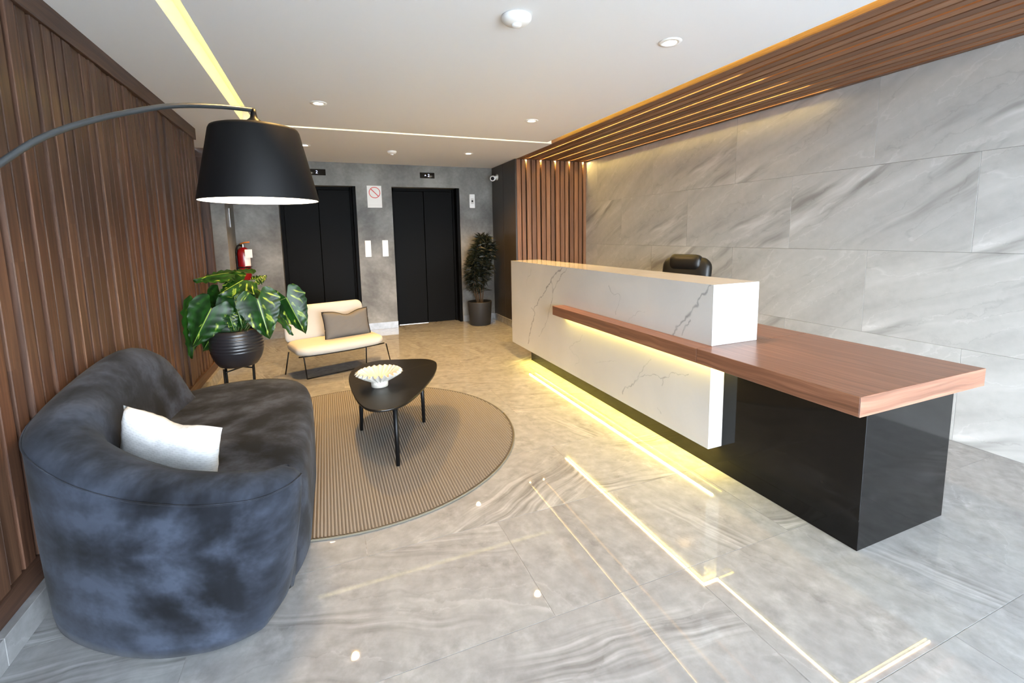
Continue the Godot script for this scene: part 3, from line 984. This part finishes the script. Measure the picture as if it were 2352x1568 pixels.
func build_lounge_chair() -> void:
	var turn := deg_to_rad(17.0)
	var c := Vector3(0.045, 0, -5.165)
	var o := thing("lounge_chair", "wide cream upholstered lounge chair on a thin black metal frame", "chair", c, turn)
	var inv := Transform3D(Basis(Vector3.UP, turn), c).affine_inverse()
	var seat := rounded_slab(0.90, 0.50, 0.10, [[0.03, 0.245], [0.008, 0.258], [0.0, 0.285], [0.004, 0.31], [0.02, 0.328], [0.06, 0.338], [0.14, 0.34]], 0.05)
	part("seat", seat.mesh(true, true), M.cream, o)
	# back: a rounded slab stood up and leaned back
	var bk := rounded_slab(0.86, 0.40, 0.07, [[0.022, -0.03], [0.004, -0.018], [0.0, 0.0], [0.004, 0.018], [0.02, 0.03], [0.08, 0.034]], 0.0)
	var bm := part("backrest", bk.mesh(true, true), M.cream, o, Vector3(-0.02, 0.49, -0.265))
	bm.rotation.x = deg_to_rad(90.0 - 12.0)
	# frame: front U, two splayed rear legs, rim under the seat
	var fl := inv * Vector3(-0.25, 0.006, -4.87)
	var fr := inv * Vector3(0.335, 0.006, -5.09)
	var flt := inv * Vector3(-0.262, 0.25, -4.79)
	var frt := inv * Vector3(0.335, 0.25, -4.97)
	var bl := inv * Vector3(-0.465, 0.006, -5.14)
	var brr := inv * Vector3(0.605, 0.006, -5.24)
	var blt := inv * Vector3(-0.415, 0.25, -5.09)
	var brt := inv * Vector3(0.545, 0.25, -5.02)
	for s in [[flt, fl, "leg"], [frt, fr, "leg"], [blt, bl, "leg"], [brt, brr, "leg"], [fl, fr, "floor_bar"]]:
		var t := MB.new()
		tube(t, [s[0], s[1]], 0.0065, 8)
		part(s[2], t.mesh(true, true), M.black_metal, o)
	var rim := MB.new()
	var rp := []
	for k in 17:
		var u := -1.0 + 2.0 * k / 16.0
		rp.append(Vector3(u * 0.44, 0.246, 0.225 + 0.045 * (1.0 - u * u)))
	tube(rim, rp, 0.007, 8)
	part("seat_rail", rim.mesh(true, true), M.black_metal, o)
	# grey cushion
	var b := MB.new()
	var e := pillow(b, 0.50, 0.30, 0.13, 0.05, 0.045, 31)
	var cu := thing("grey_cushion", "grey linen cushion with dark piping on the cream lounge chair", "cushion", Vector3(0.165, 0.475, -5.215), turn + deg_to_rad(2.0))
	cu.rotation.x = deg_to_rad(-14.0)
	part("cover", b.mesh(true), M.grey_linen, cu)
	e.append(e[0])
	var pp := MB.new()
	tube(pp, e, 0.0055, 6)
	part("piping", pp.mesh(true, true), M.dark_piping, cu)
	# white cushion on the sofa
	var wb := MB.new()
	pillow(wb, 0.45, 0.29, 0.12, 0.05, 0.03, 77)
	var wc := thing("white_cushion", "white textured cushion leaning in the corner of the blue sofa", "cushion", Vector3(-0.645, 0.548, -2.19), 0.0)
	var xa := Vector3(0.351, -0.073, 0.20).normalized()
	var ya := Vector3(0.06, 0.29, 0.03).normalized()
	ya = (ya - xa * ya.dot(xa)).normalized()
	wc.basis = Basis(xa, ya, xa.cross(ya))
	part("cover", wb.mesh(true), M.white_linen, wc)

func build_arc_lamp() -> void:
	var o := thing("arc_floor_lamp", "black arc floor lamp with a tapered drum shade over the sofa", "lamp", Vector3(-0.96, 0, -1.24))
	var base := o.position
	var b := MB.new()
	lathe(b, [Vector2(0.001, 0.0), Vector2(0.15, 0.0), Vector2(0.155, 0.006), Vector2(0.15, 0.022), Vector2(0.03, 0.03), Vector2(0.018, 0.05), Vector2(0.001, 0.05)], Vector3(0.05, 0, 0.0), 40, false)
	part("base", b.mesh(true, true), M.lamp_metal, o)
	var pts := spline([Vector3(-0.91, 0.03, -1.24), Vector3(-0.93, 0.6, -1.25), Vector3(-0.91, 1.1, -1.28), Vector3(-0.83, 1.42, -1.385), Vector3(-0.72, 1.595, -1.522), Vector3(-0.66, 1.674, -1.59), Vector3(-0.594, 1.734, -1.667), Vector3(-0.518, 1.788, -1.754), Vector3(-0.43, 1.839, -1.855), Vector3(-0.326, 1.876, -1.974), Vector3(-0.225, 1.900, -2.09)], 6)
	var t := MB.new()
	tube(t, pts.map(func(p): return p - base), 0.0085, 8, 1.1)
	part("arm", t.mesh(true, true), M.lamp_metal, o)
	var at := Vector3(-0.226, 0, -2.08) - base
	var jn := MB.new()
	lathe(jn, [Vector2(0.001, 1.90), Vector2(0.010, 1.90), Vector2(0.010, 1.885), Vector2(0.014, 1.868), Vector2(0.026, 1.858), Vector2(0.032, 1.842), Vector2(0.034, 1.831), Vector2(0.001, 1.83)], at, 24, false)
	part("joint", jn.mesh(true, true), M.black_metal, o)
	var sh := MB.new()
	lathe(sh, [Vector2(0.211, 1.5505), Vector2(0.2145, 1.5495), Vector2(0.215, 1.553), Vector2(0.158, 1.815), Vector2(0.153, 1.825), Vector2(0.14, 1.829), Vector2(0.02, 1.832)], at, 72, false)
	part("shade", sh.mesh(true, true), M.shade_black, o)
	var si := MB.new()
	lathe(si, [Vector2(0.2115, 1.5515), Vector2(0.155, 1.813), Vector2(0.13, 1.822), Vector2(0.001, 1.824)], at, 72, false)
	part("shade_lining", si.mesh(true), M.shade_inner, o)
	var bu := MB.new()
	lathe(bu, [Vector2(0.001, 1.555), Vector2(0.02, 1.557), Vector2(0.034, 1.575), Vector2(0.038, 1.60), Vector2(0.03, 1.635), Vector2(0.016, 1.665), Vector2(0.015, 1.70), Vector2(0.001, 1.70)], at, 28, false)
	part("bulb", bu.mesh(true, true), M.lamp_bulb, o)
	var so := MB.new()
	lathe(so, [Vector2(0.001, 1.70), Vector2(0.018, 1.70), Vector2(0.018, 1.80), Vector2(0.001, 1.80)], at, 20, false)
	part("socket", so.mesh(false, true), M.black_metal, o)
	var ol := OmniLight3D.new()
	ol.name = "bulb_light"
	ol.position = at + Vector3(0, 1.60, 0)
	ol.light_color = Color(1.0, 0.95, 0.85)
	ol.light_energy = 0.35
	ol.light_size = 0.035
	ol.omni_range = 12.0
	ol.shadow_enabled = true
	o.add_child(ol)

func build_office_chair() -> void:
	var turn := deg_to_rad(-72.0)
	var o := thing("office_chair", "black leather office chair behind the reception desk", "chair", Vector3(3.2, 0, -3.6), turn)
	var bk := rounded_slab(0.52, 0.62, 0.10, [[0.03, -0.05], [0.006, -0.03], [0.0, 0.0], [0.006, 0.03], [0.03, 0.05], [0.09, 0.058]], 0.0)
	var b := part("backrest", bk.mesh(true, true), M.leather, o, Vector3(0, 0.83, -0.22))
	b.rotation.x = deg_to_rad(82.0)
	var hd := rounded_slab(0.34, 0.16, 0.06, [[0.02, -0.04], [0.0, -0.02], [0.0, 0.03], [0.02, 0.055], [0.06, 0.06]], 0.0)
	var h := part("headrest", hd.mesh(true, true), M.leather, o, Vector3(0, 1.085, -0.235))
	h.rotation.x = deg_to_rad(82.0)
	var st := rounded_slab(0.52, 0.50, 0.10, [[0.03, 0.42], [0.005, 0.435], [0.0, 0.47], [0.02, 0.50], [0.08, 0.515]], 0.02)
	part("seat", st.mesh(true, true), M.leather, o)
	for s in [-1, 1]:
		var a := MB.new()
		tube(a, [Vector3(s * 0.24, 0.46, -0.1), Vector3(s * 0.29, 0.50, -0.08), Vector3(s * 0.30, 0.62, -0.06), Vector3(s * 0.30, 0.66, 0.02), Vector3(s * 0.30, 0.66, 0.16)], 0.018, 10)
		part("armrest", a.mesh(true, true), M.black_metal, o)
	var p := MB.new()
	tube(p, [Vector3(0, 0.08, 0), Vector3(0, 0.43, 0)], 0.025, 14)
	part("column", p.mesh(true, true), M.steel_grey, o)
	for k in 5:
		var a := TAU * k / 5.0
		var l := MB.new()
		tube(l, [Vector3(0, 0.10, 0), Vector3(cos(a) * 0.3, 0.065, sin(a) * 0.3)], [0.022, 0.015], 8)
		var lg := part("leg", l.mesh(true, true), M.black_metal, o)
		var c := MB.new()
		tube(c, [Vector3(cos(a) * 0.3 - 0.02, 0.028, sin(a) * 0.3), Vector3(cos(a) * 0.3 + 0.02, 0.028, sin(a) * 0.3)], 0.028, 14)
		part("castor", c.mesh(true, true), M.black_metal, lg)

# ------------------------------------------------------------------ plants
# heart-shaped leaf: a where the stalk meets it, tip; side gives its width, droop bends it
func leaf(a: Vector3, tip: Vector3, width: float, face: Vector3, droop: float) -> MB:
	var b := MB.new()
	var ax := tip - a
	var L := ax.length()
	var fw := ax / L
	var n := (face - fw * face.dot(fw)).normalized()
	var sd := fw.cross(n).normalized()
	var N := 16
	var W := 8
	# half width along the blade, v from -0.28 (lobes) to 1 (tip)
	var rows := []
	for i in N + 1:
		var t := float(i) / N
		var r := []
		for j in range(-W, W + 1):
			var u := float(j) / W
			var au := absf(u)
			# outline of one half: start of blade moves back towards the lobes as u grows
			var v0 := -0.34 * sin(minf(au * 1.25, 1.0) * PI * 0.5) * (1.0 - 0.25 * au)
			var v := lerpf(v0, 1.0, t)
			var prof := pow(maxf(0.0, 1.0 - pow(maxf(v, 0.0), 1.35)), 0.85) * (0.72 + 0.28 * smoothstep(-0.34, 0.15, v))
			if v < 0.0:
				prof *= sqrt(maxf(0.0, 1.0 - pow(v / -0.36, 4.0)))
			var x := u * prof * width * 0.5
			x *= 1.0 + 0.045 * sin(v * 34.0) * au
			var y := -0.16 * width * (1.0 - pow(1.0 - au, 2.0)) * 0.6 + 0.010 * sin(v * 30.0 + au * 3.0) * au - droop * maxf(v, 0.0) * maxf(v, 0.0) * L
			r.append([a + fw * v * L + sd * x + n * y, Vector2(0.5 + 0.5 * u, clampf((v + 0.34) / 1.34, 0.0, 1.0))])
		rows.append(r)
	for i in N:
		for j in W * 2:
			var p = rows[i][j]
			var q = rows[i][j + 1]
			var s = rows[i + 1][j + 1]
			var t = rows[i + 1][j]
			b.quad(p[0], q[0], s[0], t[0], n, p[1], q[1], s[1], t[1])
	return b

func build_bowl_plant() -> void:
	var c := Vector3(-0.712, 0, -4.2)
	var s := thing("plant_stand", "black metal plant stand holding the ribbed bowl planter", "stand", c)
	for k in 4:
		var a := TAU * (k + 0.42) / 4.0
		var l := MB.new()
		tube(l, [Vector3(cos(a) * 0.136, 0.0, sin(a) * 0.136), Vector3(cos(a) * 0.142, 0.392, sin(a) * 0.142)], 0.0085, 8)
		part("leg", l.mesh(true, true), M.black_metal, s)
	for k in 2:
		var a := TAU * (k + 0.42) / 4.0
		var l := MB.new()
		tube(l, [Vector3(cos(a) * 0.14, 0.374 - k * 0.012, sin(a) * 0.14), Vector3(-cos(a) * 0.14, 0.374 - k * 0.012, -sin(a) * 0.14)], 0.006, 8)
		part("cross_bar", l.mesh(true, true), M.black_metal, s)
	var p := thing("philodendron", "large-leaved variegated green plant in a black ribbed bowl planter", "plant", c + Vector3(0, 0.383, 0))
	var prof := []
	for k in 49:
		var t := k / 48.0
		var y := 0.30 * t
		var r := 0.192 * sqrt(maxf(0.0, 1.0 - pow((t - 0.60) / 0.78, 2.0))) + 0.001
		if t < 0.03:
			r = lerpf(0.09, r, t / 0.03)
		if t > 0.42 and t < 0.95:
			r += 0.0022 * sin(t * 12.0 * TAU)
		prof.append(Vector2(r, y))
	var top: float = prof[-1].x
	prof.push_front(Vector2(0.001, 0.0))
	prof.append(Vector2(top - 0.006, 0.303))
	prof.append(Vector2(top - 0.014, 0.297))
	prof.append(Vector2(top - 0.014, 0.27))
	var b := MB.new()
	lathe(b, prof, Vector3.ZERO, 64, false)
	part("bowl", b.mesh(true, true), M.pot_black, p)
	var so := MB.new()
	lathe(so, [Vector2(0.0005, 0.285), Vector2(0.08, 0.284), Vector2(top - 0.015, 0.275)], Vector3.ZERO, 40, false)
	part("soil", so.mesh(true), M.soil, p)
	var root := Vector3(0.0, 0.28, 0.0)
	# [stalk joint, tip, width, face, droop, texture], in metres from the lens side
	var k := 0.9333
	var lv := [
		[Vector3(-0.898, 0.844, 4.35), Vector3(-1.060, 0.536, 4.33), 0.27, Vector3(0.1, 0.35, 1), 0.05, 1],
		[Vector3(-1.03, 0.83, 4.5), Vector3(-1.08, 0.41, 4.48), 0.20, Vector3(0.9, 0.3, 0.5), 0.04, 1],
		[Vector3(-0.80, 1.115, 4.62), Vector3(-1.05, 1.095, 4.55), 0.22, Vector3(0.1, 1.0, 0.35), 0.08, 1],
		[Vector3(-0.675, 1.055, 4.5), Vector3(-0.86, 0.955, 4.42), 0.26, Vector3(-0.1, 0.85, 0.75), 0.06, 0],
		[Vector3(-0.558, 0.896, 4.35), Vector3(-0.487, 0.555, 4.30), 0.27, Vector3(0.1, 0.35, 1), 0.06, 0],
		[Vector3(-0.343, 0.890, 4.40), Vector3(-0.215, 0.555, 4.38), 0.235, Vector3(-0.25, 0.3, 1), 0.04, 0],
		[Vector3(-0.44, 0.84, 4.50), Vector3(-0.302, 0.548, 4.45), 0.16, Vector3(0.75, 0.35, 0.5), 0.04, 1],
		[Vector3(-0.745, 0.90, 4.46), Vector3(-0.70, 0.640, 4.42), 0.24, Vector3(0.0, 0.3, 1), 0.05, 1],
		[Vector3(-0.775, 0.765, 4.36), Vector3(-0.745, 0.640, 4.33), 0.09, Vector3(0.0, 0.3, 1), 0.05, 0],
		[Vector3(-0.86, 0.72, 4.48), Vector3(-1.02, 0.47, 4.46), 0.24, Vector3(0.1, 0.45, 0.9), 0.05, 1],
		[Vector3(-0.70, 1.10, 4.72), Vector3(-0.86, 1.14, 4.85), 0.20, Vector3(0.0, 0.9, 0.5), 0.05, 1],
		[Vector3(-0.62, 0.98, 4.62), Vector3(-0.50, 0.86, 4.75), 0.20, Vector3(0.2, 0.8, 0.5), 0.05, 1],
		[Vector3(-0.66, 0.93, 4.42), Vector3(-0.60, 0.80, 4.40), 0.14, Vector3(0.3, 0.6, 0.8), 0.05, 0],
		[Vector3(-0.86, 0.93, 4.55), Vector3(-0.93, 0.70, 4.62), 0.22, Vector3(-0.1, 0.5, 0.8), 0.05, 1],
		[Vector3(-0.58, 1.055, 4.52), Vector3(-0.50, 1.09, 4.56), 0.12, Vector3(0.1, 0.9, 0.4), 0.04, 0],
	]
	for q in lv:
		var a: Vector3 = q[0]
		var t: Vector3 = q[1]
		a = Vector3(a.x, a.y - 1.4, -a.z) * k + Vector3(0, 1.4, 0) - p.position
		t = Vector3(t.x, t.y - 1.4, -t.z) * k + Vector3(0, 1.4, 0) - p.position
		var lf := leaf(a, t, q[2] * k * 1.3, q[3], q[4])
		var ln := part("leaf", lf.mesh(true), M["leaf%d" % q[5]], p)
		var r0 := root + Vector3(a.x * 0.18, 0, a.z * 0.18)
		var st := MB.new()
		tube(st, spline([r0, r0.lerp(a, 0.5) + Vector3(0, 0.05, 0), a], 6), [0.006, 0.0055, 0.0055, 0.005, 0.005, 0.005, 0.0045, 0.0045, 0.004, 0.004, 0.004, 0.0035, 0.0035], 6)
		part("stalk", st.mesh(true, true), M.stem_green, p)

func build_corner_plant() -> void:
	var c := Vector3(2.205, 0, -6.80)
	var o := thing("corner_shrub", "bushy dark green shrub in a charcoal cylinder pot in the corner", "plant", c)
	var b := MB.new()
	lathe(b, [Vector2(0.001, 0.0), Vector2(0.155, 0.0), Vector2(0.165, 0.012), Vector2(0.188, 0.36), Vector2(0.187, 0.370), Vector2(0.178, 0.370), Vector2(0.175, 0.33), Vector2(0.001, 0.33)], Vector3.ZERO, 48, false)
	part("pot", b.mesh(true, true), M.pot_grey, o)
	var so := MB.new()
	lathe(so, [Vector2(0.0005, 0.338), Vector2(0.174, 0.335)], Vector3.ZERO, 32, false)
	part("soil", so.mesh(true), M.soil, o)
	var fol := MB.new()
	var r := RandomNumberGenerator.new()
	r.seed = 5
	for k in 7:
		var a := TAU * k / 7.0 + r.randf() * 0.5
		var sp := r.randf_range(0.06, 0.19)
		var hh := r.randf_range(0.85, 1.12)
		var lean := Vector3(0.05, 0, 0)
		var path := spline([Vector3(cos(a) * 0.04, 0.33, sin(a) * 0.04), Vector3(cos(a) * sp * 0.7 - 0.04, 0.33 + hh * 0.4, sin(a) * sp * 0.7), Vector3(cos(a) * sp - 0.05, 0.33 + hh * 0.72, sin(a) * sp) + lean, Vector3(cos(a) * sp * 0.8, 0.33 + hh, sin(a) * sp * 0.8) + lean * 1.6], 10)
		var rad := []
		for i in path.size():
			rad.append(lerpf(0.009, 0.003, float(i) / path.size()))
		var st := MB.new()
		tube(st, path, rad, 6)
		part("branch", st.mesh(true, true), M.bark, o)
		for i in range(6, path.size()):
			for j in (10 if i < 9 else 22):
				var p: Vector3 = path[i] + Vector3(r.randf_range(-0.02, 0.02), r.randf_range(-0.02, 0.02), r.randf_range(-0.02, 0.02))
				var d := Vector3(r.randfn(), r.randfn() * 0.5 + 0.35, r.randfn()).normalized()
				var len := r.randf_range(0.09, 0.16)
				var s := d.cross(Vector3(r.randfn(), r.randfn(), r.randfn())).normalized() * r.randf_range(0.007, 0.011)
				var m := p + d * len * 0.5 - Vector3(0, 0.006, 0)
				var e := p + d * len - Vector3(0, 0.03, 0)
				if maxf(e.x, m.x) > 0.335 or minf(e.z, m.z) < -0.31:
					continue
				fol.tri(p, m + s, m - s)
				fol.tri(m + s, e, m - s)
	var f := part("foliage", fol.mesh(false), M.shrub_leaf, o)
	f.set_meta("kind", "stuff")

# ------------------------------------------------------------------ small things
func build_small() -> void:
	# recessed downlights
	var spots := [[1.89, 2.2, "recessed round downlight nearest the smoke detector"], [0.02, 4.09, "recessed round downlight above the black lamp shade"], [1.89, 4.09, "recessed round downlight near the far end of the wooden soffit"], [-0.15, 5.93, "recessed round downlight in front of the left lift"], [1.82, 5.93, "recessed round downlight in front of the right lift"], [0.02, 2.2, "recessed round downlight just above the top of the picture"]]
	for s in spots:
		var o := thing("downlight", s[2], "light", Vector3(s[0], CEIL, -s[1]), 0.0, "recessed ceiling downlights")
		var b := MB.new()
		lathe(b, [Vector2(0.036, -0.001), Vector2(0.038, -0.007), Vector2(0.062, -0.006), Vector2(0.065, -0.0005), Vector2(0.036, -0.0005)], Vector3.ZERO, 36, false)
		part("trim_ring", b.mesh(true, true), M.white_plastic, o)
		var l := MB.new()
		lathe(l, [Vector2(0.0005, -0.0008), Vector2(0.0355, -0.0008), Vector2(0.034, -0.004), Vector2(0.0005, -0.0045)], Vector3.ZERO, 28, false)
		part("lamp_lens", l.mesh(true, true), M.downlight_lens, o)
		var sp := SpotLight3D.new()
		sp.name = "spot_light"
		sp.position = Vector3(0, -0.012, 0)
		sp.rotation.x = -PI / 2.0
		sp.spot_angle = 62.0
		sp.spot_angle_attenuation = 0.9
		sp.spot_range = 12.0
		sp.light_color = Color(1.0, 0.79, 0.47)
		sp.light_energy = 6.4 if s[1] > 5.0 else (6.6 if s[1] > 3.0 else 2.4)
		sp.light_size = 0.03
		sp.shadow_enabled = true
		o.add_child(sp)
	# smoke detectors
	for d in [[0.948, 2.215, 0.075, "large white domed smoke detector on the near ceiling"], [0.85, 6.04, 0.058, "small white smoke detector between the two lifts"]]:
		var o := thing("smoke_detector", d[3], "detector", Vector3(d[0], CEIL, -d[1]), 0.0, "ceiling smoke detectors")
		var R: float = d[2]
		var b := MB.new()
		lathe(b, [Vector2(0.001, -0.0005), Vector2(R * 0.98, -0.0005), Vector2(R, -0.006), Vector2(R * 0.98, -0.016), Vector2(R * 0.80, -0.030), Vector2(R * 0.5, -0.037), Vector2(0.001, -0.038)], Vector3.ZERO, 40, false)
		part("housing", b.mesh(true, true), M.white_plastic, o)
		var n := MB.new()
		lathe(n, [Vector2(0.001, -0.036), Vector2(R * 0.34, -0.036), Vector2(R * 0.32, -0.046), Vector2(R * 0.2, -0.05), Vector2(0.001, -0.05)], Vector3.ZERO, 28, false)
		part("sensor_cap", n.mesh(true, true), M.white_plastic, o)
	# no-entry notice between the lifts
	var g := thing("notice", "white paper notice with a red prohibition circle between the lifts", "notice", Vector3(0.7215, 1.995, -7.1395))
	box_part("sheet", Vector3(-0.1035, -0.16, 0), Vector3(0.1035, 0.16, 0.002), M.white_paper, g, 0.0)
	var rb := MB.new()
	for k in 48:
		var a := TAU * k / 48.0
		var e := TAU * (k + 1) / 48.0
		rb.quad(Vector3(cos(a) * 0.072, sin(a) * 0.072, 0), Vector3(cos(e) * 0.072, sin(e) * 0.072, 0), Vector3(cos(e) * 0.082, sin(e) * 0.082, 0), Vector3(cos(a) * 0.082, sin(a) * 0.082, 0), Vector3.BACK)
	part("circle", rb.mesh(), M.red_print, g, Vector3(0.004, 0.06, 0.0024))
	var bar := MB.new()
	var u := Vector3(0.707, -0.707, 0)
	var w := Vector3(0.707, 0.707, 0) * 0.006
	bar.quad(u * -0.077 - w, u * 0.077 - w, u * 0.077 + w, u * -0.077 + w, Vector3.BACK)
	part("bar", bar.mesh(), M.red_print, g, Vector3(0.004, 0.06, 0.0026))
	box_part("line", Vector3(-0.09, -0.124, 0.002), Vector3(0.09, -0.1215, 0.0023), M.pale_print, g, 0.0)
	# call-button plates
	for p in [[0.589, "white call plate beside the left lift"], [0.839, "white call plate beside the right lift"]]:
		var o := thing("call_plate", p[1], "plate", Vector3(p[0], 1.23, -7.1395), 0.0, "lift call plates")
		box_part("plate", Vector3(-0.043, -0.122, 0), Vector3(0.043, 0.122, 0.012), M.white_plastic, o, 0.003)
		box_part("print", Vector3(-0.025, 0.02, 0.012), Vector3(0.025, 0.022, 0.0123), M.pale_print, o, 0.0)
		box_part("print", Vector3(-0.03, -0.05, 0.012), Vector3(0.03, -0.048, 0.0123), M.pale_print, o, 0.0)
	var ic := thing("intercom", "white wall intercom with a dark lens right of the right lift", "intercom", Vector3(2.227, 1.943, -7.1395))
	box_part("housing", Vector3(-0.045, -0.11, 0), Vector3(0.045, 0.11, 0.02), M.white_plastic, ic, 0.006)
	box_part("face", Vector3(-0.022, -0.045, 0.02), Vector3(0.022, 0.045, 0.0215), M.pale_print, ic, 0.0)
	box_part("lens", Vector3(-0.013, -0.013, 0.0215), Vector3(0.013, 0.013, 0.0235), M.lens_black, ic, 0.001)
	# camera on the dark panel
	var cc := thing("security_camera", "small white security camera on the dark panelled wall", "camera", Vector3(2.574, 2.30, -6.88))
	cc.scale = Vector3.ONE * 1.3
	var m := MB.new()
	tube(m, [Vector3(0, 0, 0), Vector3(-0.012, 0, 0)], 0.035, 20)
	part("mount", m.mesh(true, true), M.white_plastic, cc)
	var ar := MB.new()
	tube(ar, [Vector3(-0.01, 0, 0), Vector3(-0.035, -0.006, 0.005)], 0.016, 12)
	part("arm", ar.mesh(true, true), M.white_plastic, cc)
	var dir := Vector3(-0.45, -0.18, 0.87).normalized()
	var p0 := Vector3(-0.05, -0.012, -0.01)
	var bd := MB.new()
	tube(bd, [p0 - dir * 0.03, p0 - dir * 0.025, p0 + dir * 0.055, p0 + dir * 0.06], [0.02, 0.032, 0.033, 0.029], 24)
	part("body", bd.mesh(false, true), M.white_plastic, cc)
	var ln := MB.new()
	tube(ln, [p0 + dir * 0.055, p0 + dir * 0.062], 0.021, 20)
	part("lens", ln.mesh(false, true), M.lens_black, cc)
	# fire extinguisher on its bracket
	var fx := thing("fire_extinguisher", "red fire extinguisher with a white tag on the cement wall", "extinguisher", Vector3(-1.02, 0.86, -7.02))
	var cy := MB.new()
	lathe(cy, [Vector2(0.001, 0.0), Vector2(0.07, 0.0), Vector2(0.078, 0.012), Vector2(0.078, 0.36), Vector2(0.068, 0.40), Vector2(0.04, 0.43), Vector2(0.024, 0.44), Vector2(0.001, 0.44)], Vector3.ZERO, 36, false)
	part("cylinder", cy.mesh(true, true), M.red_paint, fx)
	var vl := MB.new()
	lathe(vl, [Vector2(0.001, 0.44), Vector2(0.02, 0.44), Vector2(0.02, 0.475), Vector2(0.012, 0.49), Vector2(0.001, 0.49)], Vector3.ZERO, 20, false)
	part("valve", vl.mesh(false, true), M.chrome, fx)
	var hn := MB.new()
	tube(hn, [Vector3(-0.03, 0.485, 0), Vector3(0.02, 0.50, 0.02), Vector3(0.085, 0.505, 0.05)], 0.009, 8)
	part("handle", hn.mesh(true, true), M.orange_plastic, fx)
	var ho := MB.new()
	tube(ho, spline([Vector3(-0.01, 0.46, 0.02), Vector3(-0.05, 0.46, 0.05), Vector3(-0.075, 0.36, 0.05), Vector3(-0.072, 0.10, 0.048)], 8), 0.011, 8)
	part("hose", ho.mesh(true, true), M.black_metal, fx)
	box_part("tag", Vector3(0.03, 0.30, 0.095), Vector3(0.115, 0.41, 0.0965), M.white_paper, fx, 0.0)
	box_part("band", Vector3(-0.082, 0.165, -0.082), Vector3(0.082, 0.18, 0.082), M.black_metal, fx, 0.03)
	box_part("bracket", Vector3(-0.03, 0.1, -0.118), Vector3(0.03, 0.2, -0.075), M.black_metal, fx, 0.002)
	var lb := MB.new()
	var rr := []
	for y in [0.19, 0.32]:
		var r := []
		for j in 13:
			var a := deg_to_rad(10.0 + j * 5.5)
			r.append(Vector3(cos(a) * 0.0788, y, sin(a) * 0.0788))
		rr.append(r)
	skin(lb, rr, false, false, false)
	part("label", lb.mesh(true), M.white_paper, fx)
